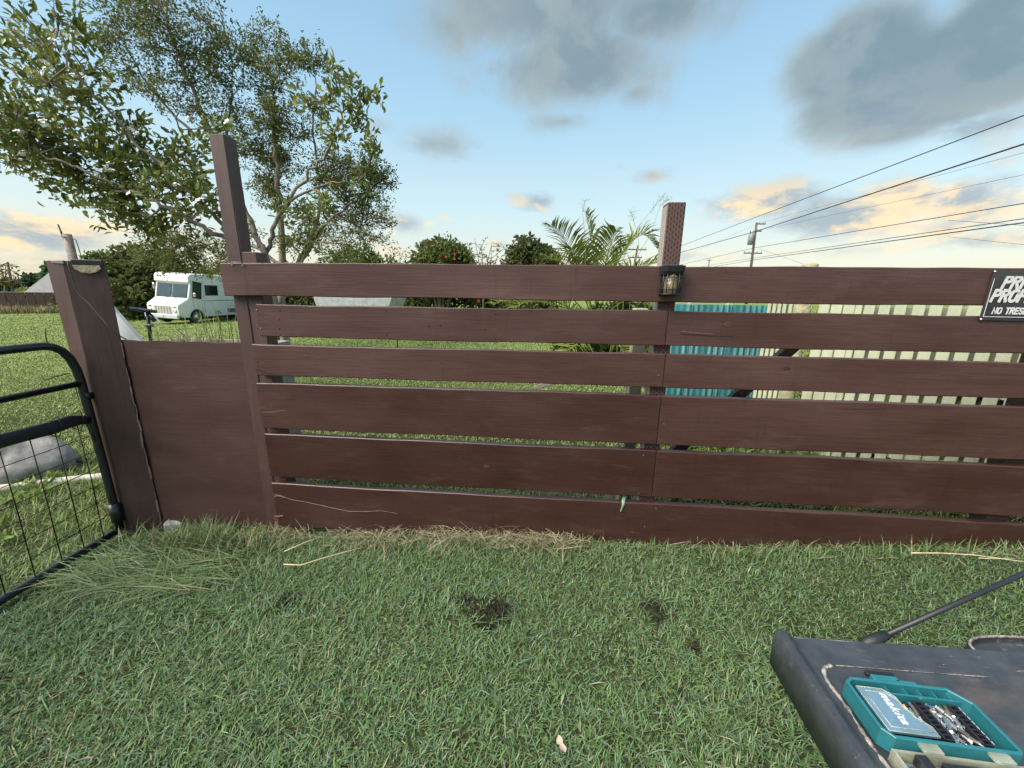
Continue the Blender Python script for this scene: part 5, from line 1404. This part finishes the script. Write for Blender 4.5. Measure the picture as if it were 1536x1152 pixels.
# white flowers: small heads of five-lobed trumpets
M_flower = mat('white_petal', (.78, .76, .70), .6, var=.08)
fm = MB()
for k in range(6):
    c = Vector((random.uniform(-.6, .6), random.uniform(-.6, .6), random.uniform(0, .35))); nrm = (c + Vector((0, 0, .6))).normalized(); t1 = nrm.orthogonal().normalized(); t2 = nrm.cross(t1)
    vs = [c]; 
    for j in range(10):
        a = 2 * math.pi * j / 10; rr = .42 if j % 2 == 0 else .24; vs.append(c + (t1 * math.cos(a) + t2 * math.sin(a)) * rr + nrm * (.16 if j % 2 == 0 else .1))
    fm.add(vs, [(0, 1 + j, 1 + (j + 1) % 10) for j in range(10)])
fproto = fm.build('flower', M_flower, tA)
fl_px = [(65, 95), (68, 107), (112, 115), (132, 120), (158, 123), (62, 152), (85, 150), (108, 148), (38, 232), (65, 265), (195, 290), (205, 290), (165, 250), (165, 258), (200, 195), (285, 180), (345, 185), (380, 245), (370, 252), (455, 157), (118, 55), (98, 52), (30, 200), (65, 185), (490, 140), (440, 255), (265, 278), (215, 60), (532, 250), (385, 260), (300, 300), (80, 62)]
for k, (px, py) in enumerate(fl_px):
    o = fproto if k == 0 else fproto.copy()
    if k: COL.objects.link(o); o.parent = tA
    o.location = A(px, py, random.uniform(-1.55, -1.25) if px < 350 else -.6) - inv; s = random.uniform(.042, .07); o.scale = (s, s, s); o.rotation_euler = (random.uniform(-1.2, .2), random.uniform(-.6, .6), random.uniform(0, 6))

# --- finer leaved tree behind it
def Bp(px, py, dy=0.0): return at(px, py, 10.5 + dy)
baseB = Bp(425, 470); baseB.z = float(gz(baseB.x, baseB.y)) - .05
tB = empty('fine_leaved_tree', baseB, 0, 'taller dark tree with small leaves behind the flowering tree', 'tree')
invB = Vector(tB.location)
limbsB = [([baseB, Bp(422, 470), Bp(424, 400), Bp(420, 330), Bp(415, 260), Bp(412, 190), Bp(408, 120)], 0.1224, 0.0210),
          ([Bp(422, 440), Bp(400, 390, .2), Bp(370, 320, .3), Bp(335, 240, .4), Bp(300, 160, .4), Bp(270, 90, .4), Bp(250, 30, .4), Bp(245, -20, .4)], 0.0792, 0.0140),
          ([Bp(335, 240, .4), Bp(290, 200, .5), Bp(240, 150, .5), Bp(200, 90, .4), Bp(180, 40, .4)], 0.0432, 0.0105),
          ([Bp(422, 430), Bp(450, 390, .2), Bp(475, 350, .2), Bp(520, 310, .3), Bp(560, 280, .3)], 0.0648, 0.0140),
          ([Bp(422, 420), Bp(460, 380, .3), Bp(480, 300, .3), Bp(470, 200, .2), Bp(475, 120, .2)], 0.0576, 0.0105),
          ([Bp(424, 400), Bp(380, 370), Bp(320, 365), Bp(260, 372)], 0.0504, 0.0140),
          ([Bp(335, 240, .4), Bp(345, 170, .3), Bp(350, 100, .3)], 0.0360, 0.0098)]
clB = [(185, 25, 40, .9), (235, 15, 52, 1.1), (290, 30, 46, 1), (165, 65, 30, .7), (220, 70, 50, 1), (270, 85, 46, .9), (310, 80, 36, .8), (190, 115, 30, .6), (240, 130, 44, .8), (290, 130, 40, .7), (325, 115, 22, .4), (255, -20, 50, .8), (300, 170, 32, .5), (345, 150, 34, .5), (365, 185, 32, .45), (340, 205, 30, .4), (385, 135, 34, .5), (430, 135, 32, .4), (452, 205, 28, .4), (470, 160, 28, .35), (360, 230, 26, .4), (205, -15, 44, .7),
       (358, 65, 24, .5), (400, 60, 30, .6), (375, 95, 30, .6), (415, 95, 32, .7), (445, 85, 30, .6), (470, 85, 24, .5), 
       (415, 190, 36, 1.3), (400, 225, 34, 1.3), (425, 245, 30, 1.1), (405, 270, 30, 1.1), (420, 165, 28, .6), (395, 290, 26, .5),
       (500, 245, 34, 1.2), (545, 250, 34, 1.2), (575, 265, 24, .8), (520, 285, 40, 1.4), (560, 300, 34, 1.1), (480, 275, 30, .7), (500, 325, 38, .9), (545, 340, 34, .8), (460, 320, 30, .6), (580, 325, 18, .4), (475, 355, 34, .7), (520, 370, 34, .7), (440, 365, 30, .6), (570, 360, 20, .3),
       (235, 365, 34, .9), (275, 370, 34, .9), (315, 375, 30, .8), (345, 380, 26, .6), (255, 395, 26, .7), (300, 400, 24, .6), (215, 385, 20, .4), (325, 405, 22, .5), (370, 350, 26, .4)]
rs = 10.5 / FPX * 1.02
clustersB = [(Bp(x, y, random.uniform(-.8, .9)), r * rs, r * rs * .85, w) for x, y, r, w in clB]
mbB, TB = grow(limbsB, clustersB, 32, .022, .007)
o = mbB.build('trunk', M_bark, tB); o.location = -invB
P, Dv, L, Wd = tuft_leaves(TB, 30, .06, .05, .085, .45, .1)
c_ = leaves(P, Dv, L, Wd, pick([(.10, .13, .034), (.14, .165, .045), (.185, .20, .056), (.075, .10, .028), (.23, .19, .06)], [5, 4, 2.4, 4, .8], len(P)), 'crown', M_leaf, tB); c_.location = -invB; tag(c_, kind='stuff')

# --- hedges and far trees
def bush(name, label, cat, px, py, Y, lobes, nleaf, leaf, cols, wts, flower=None, nfl=0, trunk=True, group=None):
    """lobes: px, py, radius px, depth shift; foliage fills the lobes near their surface"""
    k = Y / FPX; b = at(px, py, Y); b.z = float(gz(b.x, b.y)) - .05
    root = empty(name, b, 0, label, cat, group); inv = Vector(root.location)
    C = np.array([at(x, y, Y + d) for x, y, r, d in lobes]); Rr = np.array([r * k for x, y, r, d in lobes])
    # small sprays break up the outline of every lobe
    sc_, sr_ = [C], [Rr]
    for c0_, r0_ in zip(C, Rr):
        m_ = 15; dd_ = rng.normal(size=(m_, 3)); dd_ /= np.linalg.norm(dd_, axis=1, keepdims=True); dd_[:, 2] = np.abs(dd_[:, 2]) * .9 - .15
        sc_.append(c0_ + dd_ * r0_ * rng.uniform(.8, 1.28, (m_, 1))); sr_.append(r0_ * rng.uniform(.14, .38, m_))
    C0 = C; C = np.concatenate(sc_); Rr = np.concatenate(sr_)
    w = Rr ** 2; idx = rng.choice(len(C), nleaf, p=w / w.sum())
    d = rng.normal(size=(nleaf, 3)); d /= np.linalg.norm(d, axis=1, keepdims=True)
    rad = (rng.random(nleaf) ** .5) * rng.uniform(.8, 1.15, nleaf) * (1 + .16 * np.sin(d[:, 0] * 9 + idx) * np.sin(d[:, 2] * 8))
    P = C[idx] + d * (Rr[idx] * rad)[:, None]
    keep = P[:, 2] > gz(P[:, 0], P[:, 1]); P, d = P[keep], d[keep]; nn = len(P)
    dv = d * .7 + rng.normal(size=(nn, 3)) * .6
    L = rng.uniform(leaf * .7, leaf * 1.3, nn)
    col = pick(cols, wts, nn)
    o = leaves(P - np.array(inv), dv, L, L * rng.uniform(.4, .6, nn), col, 'foliage', M_leaf, root); tag(o, kind='stuff')
    if trunk:
        mb = MB()
        for i in range(min(len(C), 9)):
            c = Vector(C[i]) - inv; mb.tube(smooth_path([Vector((c.x * .15 + random.uniform(-.1, .1), c.y * .2, 0)), Vector((c.x * .5, c.y * .4, c.z * .45)), c], 4), [max(.02, .05 * Y / 26) * (1.3 - i_ / 9) for i_ in range(9)], 6)
        mb.build('stems', M_darkbark, root)
    if nfl:
        ii = rng.choice(nn, nfl * 4); sel = [q for q in ii if d[q][1] < .2][:nfl]
        fm = MB()
        for a in range(5):
            an = 2 * math.pi * a / 5; fm.add([(0, 0, 0), (.5 * math.cos(an - .4), -.25, .5 * math.sin(an - .4)), (.75 * math.cos(an), -.3, .75 * math.sin(an)), (.5 * math.cos(an + .4), -.25, .5 * math.sin(an + .4))], [(0, 1, 2, 3)])
        fp = fm.build('flower', flower, root)
        for j, q in enumerate(sel):
            o = fp if j == 0 else fp.copy()
            if j: COL.objects.link(o); o.parent = root
            o.location = Vector(P[q]) - inv + Vector((0, -.12, 0)); s = leaf * random.uniform(.32, .6); o.scale = (s, s, s); o.rotation_euler = (random.uniform(-.6, .6), random.uniform(0, 6), random.uniform(-.6, .6))
    return root
M_redfl = mat('red_petal', (.55, .055, .030), .55, var=.2)
HG = [(.095, .12, .038), (.13, .155, .05), (.17, .18, .065), (.06, .085, .03)]
bush('flowering_hedge', 'dense hedge with red flowers to the left of the white van', 'hedge', 190, 478, 27.5,
     [(150, 420, 34, 0), (165, 445, 36, -.5), (185, 415, 34, 0), (205, 440, 38, -.6), (215, 405, 30, 0), (230, 430, 34, 0), (170, 470, 26, -.5), (215, 465, 28, -.5), (140, 450, 30, 0), (160, 398, 20, 0), (195, 392, 20, 0), (240, 400, 26, .3), (250, 450, 30, .3)], 15000, .30, HG, [4, 4, 2, 3], M_redfl, 70)
bush('flowering_hedge', 'long hedge with red flowers behind the white van and the fence', 'hedge', 480, 470, 29.0,
     [(x, 452 - 12 * math.sin(x * .03), 34 + 6 * math.sin(x * .05), random.uniform(-.6, .6)) for x in range(270, 800, 24)] + [(x, 425, 26, 0) for x in (300, 345, 390, 430, 500, 560, 600, 690)], 24000, .32, HG, [4, 4, 2, 3], M_redfl, 110)
bush('round_shrub', 'round green shrub with red flowers showing above the top board', 'shrub', 662, 460, 27.0,
     [(650, 385, 24, 0), (672, 382, 24, 0), (690, 392, 20, 0), (638, 395, 18, 0), (655, 372, 14, 0), (665, 410, 34, 0), (640, 415, 26, 0), (690, 415, 26, 0)], 8000, .26, [(.10, .135, .04), (.14, .17, .05), (.18, .20, .065)], [3, 3, 2], M_redfl, 60)
bush('dark_tree', 'dark rounded tree showing above the top board beside the palm', 'tree', 792, 460, 30.0,
     [(790, 370, 14, 0), (778, 382, 16, 0), (805, 380, 16, 0), (818, 385, 14, 0), (795, 395, 24, 0), (812, 400, 22, 0), (776, 400, 18, 0), (795, 425, 30, 0)], 6000, .34, [(.08, .10, .04), (.11, .13, .05), (.14, .155, .06)], [3, 3, 1.5])
bush('low_shrub', 'light green shrub top just above the fence right of the flowering tree', 'shrub', 540, 460, 18.0,
     [(545, 385, 16, 0), (520, 388, 16, 0), (562, 392, 14, 0), (500, 392, 14, 0), (580, 398, 12, 0), (540, 410, 30, 0), (500, 415, 26, 0)], 2600, .16, [(.11, .16, .035), (.15, .2, .05), (.08, .12, .03)], [3, 3, 2])
bush('far_trees', 'rounded dark green far tree above the brown fence at the left', 'tree', 55, 445, 75.0,
     [(40, 432, 10, 0), (52, 424, 10, 0), (64, 430, 12, 0), (30, 436, 8, 0), (72, 434, 10, 0)], 3000, .8, [(.05, .075, .04), (.07, .10, .05)], [1, 1], trunk=True)
bush('far_tree', 'green far tree half hidden by the gate post', 'tree', 82, 445, 60.0,
     [(80, 415, 10, 0), (84, 405, 8, 0), (90, 420, 12, 0), (84, 430, 10, 0)], 2200, .7, [(.05, .09, .045), (.08, .12, .055)], [1, 1])
bush('far_tree', 'dark conical far tree near the left edge', 'tree', 8, 445, 70.0,
     [(8, 436, 9, 0), (11, 427, 6, 0), (2, 440, 8, 0), (-10, 436, 12, 0), (22, 440, 6, 0)], 2000, .8, [(.045, .065, .04), (.07, .09, .05)], [1, 1])
bush('yellow_bush', 'pale yellow-green low bush behind the far brown fence', 'bush', 55, 445, 45.0, [(48, 440, 6, 0), (60, 438, 6, 0), (36, 441, 5, 0), (70, 440, 5, 0)], 1200, .4, [(.2, .25, .07), (.25, .28, .09)], [1, 1], trunk=False)

def bare_tree(name, label, px, py, Y, tips, r):
    b = at(px, py, Y); b.z = float(gz(b.x, b.y)); root = empty(name, b, 0, label, 'tree'); inv = Vector(b); mb = MB(); lp, ld = [], []
    fork = at(px, py - 22, Y) - inv
    mb.tube([Vector((0, 0, 0)), fork], [r, r * .7], 6)
    for tx, ty in tips:
        e = at(tx, ty, Y + random.uniform(-.5, .5)) - inv; m = fork.lerp(e, .5) + rv(.08 * (e - fork).length)
        p = smooth_path([fork, m, e], 4); mb.tube(p, [r * .5 * (1 - .8 * i / len(p)) for i in range(len(p))], 5)
        for k in range(7):
            s = random.choice(p[2:]); e2 = s + rv(.16 * (e - fork).length) + Vector((0, 0, .08 * (e - fork).length)); mb.tube([s, s.lerp(e2, .5) + rv(.02), e2], [r * .22, r * .16, r * .08], 4, False)
            for _ in range(4): lp.append(s.lerp(e2, random.uniform(.5, 1)) + rv(.04)); ld.append(rv(1))
    mb.build('trunk', M_darkbark, root)
    L = rng.uniform(.004, .009, len(lp)) * Y
    o = leaves(np.array(lp), np.array(ld), L, L * .5, pick([(.16, .18, .06), (.25, .16, .07)], [2, 1], len(lp)), 'leaves', M_leaf, root); tag(o, kind='stuff')
bare_tree('thin_tree', 'thin almost bare bush with fine twigs above the top board', 725, 450, 24.0, [(700, 362), (712, 358), (722, 370), (738, 364), (752, 376), (745, 388), (705, 380), (760, 390)], .07)
bare_tree('thin_tree', 'sparse bare tree at the far left edge beyond the field', 8, 450, 62.0, [(0, 398), (8, 395), (18, 402), (28, 412), (-8, 400), (-14, 410), (22, 424), (2, 415), (30, 420)], .22)
bare_tree('weed_sprig', 'slender leafy sprig just above the top board left of the round shrub', 592, 450, 8.0, [(588, 368), (600, 378), (610, 384), (594, 380)], .014)

# --- palm
pb = at(890, 470, 8.0); pb.z = float(gz(pb.x, pb.y)) - .03
pm = empty('areca_palm', pb, 0, 'bushy palm with arching feathery fronds above the top board', 'palm tree'); inv = Vector(pb)
def frond(pts, nl, ll, ang=.9, droop=.25, cols=None):
    p = smooth_path(pts, 7); n = len(p); mb = MB()
    q = [v - inv for v in p]
    mb.tube(q, [.017 * (1 - .85 * i / (n - 1)) for i in range(n)], 6)
    fr = mb.build('frond', M_frond, pm)
    V, Fc, Cc = [], [], []
    Ls = [(q[i + 1] - q[i]).length for i in range(n - 1)]; tot = sum(Ls)
    for k in range(nl):
        t = .22 + .78 * k / nl; i = min(n - 2, int(t * (n - 1))); f = t * (n - 1) - i
        c = q[i].lerp(q[i + 1], f); d = (q[i + 1] - q[i]).normalized()
        side0 = d.cross(Vector((0, 0, 1)));
        if side0.length < .1: side0 = Vector((1, 0, 0))
        side0.normalize(); upv = side0.cross(d)
        ln = ll * (math.sin(math.pi * min(1, .18 + t * .78)) ** .7) * random.uniform(.85, 1.1)
        for sgn in (-1, 1):
            dd = (d * math.cos(ang) + side0 * sgn * math.sin(ang) * random.uniform(.8, 1.2) + upv * random.uniform(.1, .6)).normalized()
            wv = d.cross(dd).normalized(); wv = (d * .8 - dd * d.dot(dd) * .8).normalized()
            m1 = c + dd * ln * .5; e = c + dd * ln + Vector((0, 0, -droop * ln * random.uniform(.4, 1.2)))
            w = .0155 * random.uniform(.7, 1.3); o = len(V)
            V += [c - wv * w * .3, c + wv * w * .3, m1 - wv * w, m1 + wv * w, e]; Fc += [(o, o + 1, o + 3, o + 2), (o + 2, o + 3, o + 4, o + 4)]
    V = np.array(V); nb = len(V) // 5; o = np.arange(nb) * 5
    cc = np.repeat(pick(cols or [(.15, .19, .035), (.21, .235, .05), (.11, .15, .03), (.28, .26, .08)], [4, 3, 3, 1], nb), 5, axis=0)
    lf_ = big_mesh('leaflets', V, [(np.stack([o, o + 1, o + 3, o + 2], 1), 4), (np.stack([o + 2, o + 3, o + 4], 1), 3)], 0, cc, M_leaf, fr); tag(lf_, kind='stuff')
M_frond = mat('frond_stem', (.24, .26, .08), .5, var=.2, vscale=8)
def PP(x, y, d=0.0): return at(x, y, 8.0 + d)
for pts, nl, ll in [([PP(888, 470), PP(872, 415), PP(850, 365, -.2), PP(826, 338, -.4)], 34, .62), ([PP(886, 470), PP(865, 420, -.3), PP(846, 395, -.6), PP(822, 388, -.9)], 30, .5),
                    ([PP(892, 470), PP(893, 410), PP(886, 360), PP(878, 318)], 30, .5), ([PP(895, 470), PP(905, 410), PP(915, 370, -.2), PP(925, 345, -.3)], 30, .52),
                    ([PP(898, 470), PP(918, 410), PP(940, 372), PP(965, 352), PP(985, 372, -.1)], 36, .5), ([PP(898, 475), PP(925, 430), PP(955, 405, -.3), PP(992, 392, -.5)], 30, .48),
                    ([PP(884, 475), PP(850, 440, -.2), PP(820, 425, -.4), PP(790, 430, -.5)], 28, .5), ([PP(892, 470), PP(900, 420, -.6), PP(905, 400, -1.0), PP(912, 420, -1.4)], 28, .5),
                    ([PP(884, 480), PP(840, 455, -.4), PP(790, 445, -.6), PP(740, 456, -.8)], 30, .5), ([PP(884, 480), PP(850, 462, -.6), PP(800, 452, -.9), PP(770, 462, -1.1)], 26, .45), ([PP(900, 480), PP(930, 455, -.5), PP(960, 448, -.8), PP(975, 460, -1)], 26, .45),
                    ([PP(890, 475), PP(880, 430, -.4), PP(868, 390, -.7), PP(858, 372, -.9)], 30, .55), ([PP(895, 470), PP(900, 425, .4), PP(935, 380, .6), PP(950, 360, .6)], 28, .5), ([PP(890, 480), PP(880, 500, -.8), PP(860, 520, -1.2), PP(820, 545, -1.5)], 24, .4), ([PP(895, 480), PP(910, 500, -.8), PP(930, 520, -1.2), PP(950, 550, -1.4)], 24, .4)]:
    frond(pts, int(nl * 1.25), ll * 1.3)
for k in range(5):
    a = pb - inv + Vector((random.uniform(-.15, .15), random.uniform(-.15, .15), 0)); MB().tube([a, a.lerp(PP(890, 470) - inv, .5) + rv(.03), PP(890 + 6 * (k - 2), 468) - inv], [.04, .034, .026], 8).build('cane', M_frond, pm)
# plume grass beside the palm
pg_b = at(945, 470, 7.0); pg_b.z = float(gz(pg_b.x, pg_b.y)); pg = empty('plume_grass', pg_b, 0, 'thin grass stalks with feathery plumes between palm and centre post', 'grass plant'); iv = Vector(pg_b)
for pts in ([(932, 400), (955, 345), (975, 318), (995, 294)], [(940, 400), (958, 370), (950, 330), (946, 318)], [(950, 400), (975, 352), (990, 310), (1003, 300)], [(878, 400), (876, 340), (874, 318), (878, 300)]):
    p = smooth_path([at(x, y, 7.0) - iv for x, y in [(pts[0][0] - 6, 470)] + pts], 5); n = len(p)
    s = MB().tube(p, [.006 * (1 - .7 * i / (n - 1)) for i in range(n)], 5).build('stalk', M_frond, pg)
    pl_ = MB()
    for i in range(int(n * .75), n):
        for k in range(4): e = p[i] + rv(.05) + Vector((.02, 0, .03)); pl_.tube([p[i], p[i].lerp(e, .5) + rv(.008), e], [.0022, .002, .001], 3, False)
    pl_.build('plume', M_frond, s)
# low leafy growth at the palm's foot
bush('undergrowth', 'mixed green undergrowth at the foot of the palm behind the slats', 'shrub', 900, 540, 7.4, [(860, 530, 26, 0), (900, 520, 34, .2), (935, 525, 30, .2), (960, 480, 26, .4), (920, 480, 30, .5), (840, 545, 16, 0), (975, 520, 20, .2)], 2600, .12, [(.06, .095, .025), (.10, .14, .035), (.14, .17, .05)], [3, 3, 2])

# ------------------------------------------------------------------ white trailer far behind the slats
q = at(545, 470, 17.0); zq = float(gz(q.x, q.y))
tw_ = empty('flat_trailer', (q.x, q.y, zq), R(-6), 'low white flat trailer seen through the gap below the top board', 'trailer')
vs = []; z1_ = at(545, 446, 17.0).z - zq + .12; z0_ = at(545, 458, 17.0).z - zq - .05
MB().add([(-1.62, -.8, z0_), (1.5, -.8, z0_), (1.7, -.8, z1_), (-1.75, -.8, z1_), (-1.62, .8, z0_), (1.5, .8, z0_), (1.7, .8, z1_), (-1.75, .8, z1_)], [(0, 1, 2, 3), (5, 4, 7, 6), (4, 0, 3, 7), (1, 5, 6, 2), (4, 5, 1, 0), (3, 2, 6, 7)]).build('hull', M_greypaint, tw_)
MB().box((0, 0, z0_ - .05), (2.6, 1.2, .1), None, .01).build('chassis', M_steelgrey, tw_)
for x in (-.5, .5):
    for sy in (-.6, .6):
        w = MB(); w.lathe([(.001, .08), (.26, .08), (.30, .04), (.30, -.04), (.26, -.08), (.001, -.08)], (0, 0, 0), 20, 'Y'); w.build('wheel', M_tyre, tw_, (x, sy, .3))
MB().tube([(0, 0, .3), (0, 0, z0_)], .05, 8).build('prop', M_steelgrey, tw_)

# ------------------------------------------------------------------ hills, poles and wires
hm = mat('far_hill_grass', (.16, .20, .11), .95, var=.15, vscale=.02)
hv = []; xs_ = np.linspace(-900, 1100, 160)
hl = MB()
for i, x in enumerate(xs_):
    h = 3 + 24 * max(0, (x - 180) / 500) ** 1.2 + 2 * math.sin(x * .013) + 1.2 * math.sin(x * .05)
    hv += [(x, 560, -3), (x, 640 + 20 * math.sin(x * .01), max(1.5, h)), (x, 900, -3)]
hl.add(hv, [(3 * i + j, 3 * i + 3 + j, 3 * i + 4 + j, 3 * i + 1 + j) for i in range(len(xs_) - 1) for j in range(2)], True)
tag(hl.build('hills', hm), kind='structure')

def utility_pole(base_px, top_px, Y, arms, label, transformer=False, rad=.13):
    b = at(*base_px, Y); t = at(*top_px, Y); b = t.lerp(b, 1.0); d = (b - t)
    g = float(gz(b.x, b.y)) - .1; k = (g - t.z) / d.z; bot = t + d * k
    root = empty('utility_pole', bot, 0, label, 'utility pole')
    MB().tube([Vector((0, 0, 0)), (t - bot) * .5, t - bot], [rad, rad * .88, rad * .72], 12).build('pole', M_pole, root)
    for f, w, dx in arms:
        c = (t - bot) * f; MB().box(c + Vector((dx, -.02, 0)), (w, .10, .10), None, .01).build('crossarm', M_pole, root)
        for s in (-.46, -.22, .22, .46):
            MB().lathe([(.03, 0), (.05, .05), (.03, .09), (.045, .13), (.02, .17)], tuple(c + Vector((dx + w * s, -.02, .05))), 8).build('insulator', M_steelgrey, root)
    if transformer:
        c = (t - bot) * .80 + Vector((-.42, -.05, 0)); MB().lathe([(.001, -.5), (.25, -.5), (.26, .4), (.22, .5), (.001, .52)], tuple(c), 16).build('transformer', M_steelgrey, root)
        for dx in (-.12, .12): MB().tube([c + Vector((dx, 0, .5)), c + Vector((dx * 1.3, 0, .85))], .05, 8).build('bushing', M_pole, root)
    return root, t
p1, t1 = utility_pole((1126.5, 400), (1135, 334), 42.0, [(.985, .9, .45), (.90, .6, .3), (.64, 1.9, 0)], 'tall wooden utility pole with transformer standing behind the right half of the fence', True, .14)
utility_pole((1063, 400), (1064, 389), 95.0, [(.97, 1.0, 0)], 'small distant utility pole just left of the tall pole')
utility_pole((951, 400), (957, 368), 40.0, [(.93, 1.8, 0), (.80, 1.2, 0)], 'utility pole with crossarms seen through the palm fronds')
utility_pole((20, 437), (11, 393), 64.0, [], 'plain leaning utility pole above the far brown fence at the left', rad=.2)
def wire(pts, r, label, sag=.0):
    """pts: (px, py, depth); the cable hangs between them"""
    P = [at(*q) for q in pts]; path = []
    for a, b in zip(P[:-1], P[1:]):
        for i in range(14):
            t = i / 14; path.append(a.lerp(b, t) - Vector((0, 0, sag * 4 * t * (1 - t))))
    path.append(P[-1])
    tag(MB().tube(path, r, 5).build('overhead_wire', M_cablefar), label, 'wire')
wire([(930, 404, 90), (1136, 325, 34), (1536, 173, 15), (1760, 88, 11)], .022, 'highest overhead wire, crossing above the tall utility pole')
wire([(930, 404, 90), (1134, 347, 41.8), (1536, 216, 16), (1760, 142, 11.5)], .034, 'thick overhead cable fixed near the top of the tall pole')
wire([(1040, 378, 60), (1141, 334, 41.8), (1536, 229, 19), (1760, 168, 14)], .008, 'faint thin wire from the very top of the tall pole')
wire([(1141, 345, 41.8), (1536, 262, 20), (1760, 214, 14)], .009, 'faint thin wire running right below the thick cable')
wire([(1000, 402, 80), (1131, 372, 41.8), (1536, 305, 17), (1760, 268, 13)], .020, 'single wire leaving the middle of the tall pole')
wire([(1040, 402, 80), (1124, 388, 41.8), (1536, 328, 15), (1760, 295, 11.5)], .017, 'upper of the two close cables on the low crossarm')
wire([(1060, 402, 80), (1133, 389.5, 41.8), (1536, 334, 15), (1760, 303, 11.5)], .024, 'lower and thicker of the two close cables on the low crossarm')
wire([(1422, 330.5, 21), (1536, 338, 20), (1700, 349, 18)], .010, 'thin service wire branching right from the middle wire')
wire([(1139, 373, 41.8), (1205, 396, 30), (1240, 408, 26)], .010, 'thin guy wire slanting down right from the tall pole')
wire([(1422, 355, 21), (1536, 367, 20), (1700, 382, 18)], .008, 'lowest thin service wire at the right edge')
wire([(28, 403, 64), (120, 412, 58), (200, 420, 54)], .012, 'faint wire running right from the leaning pole')
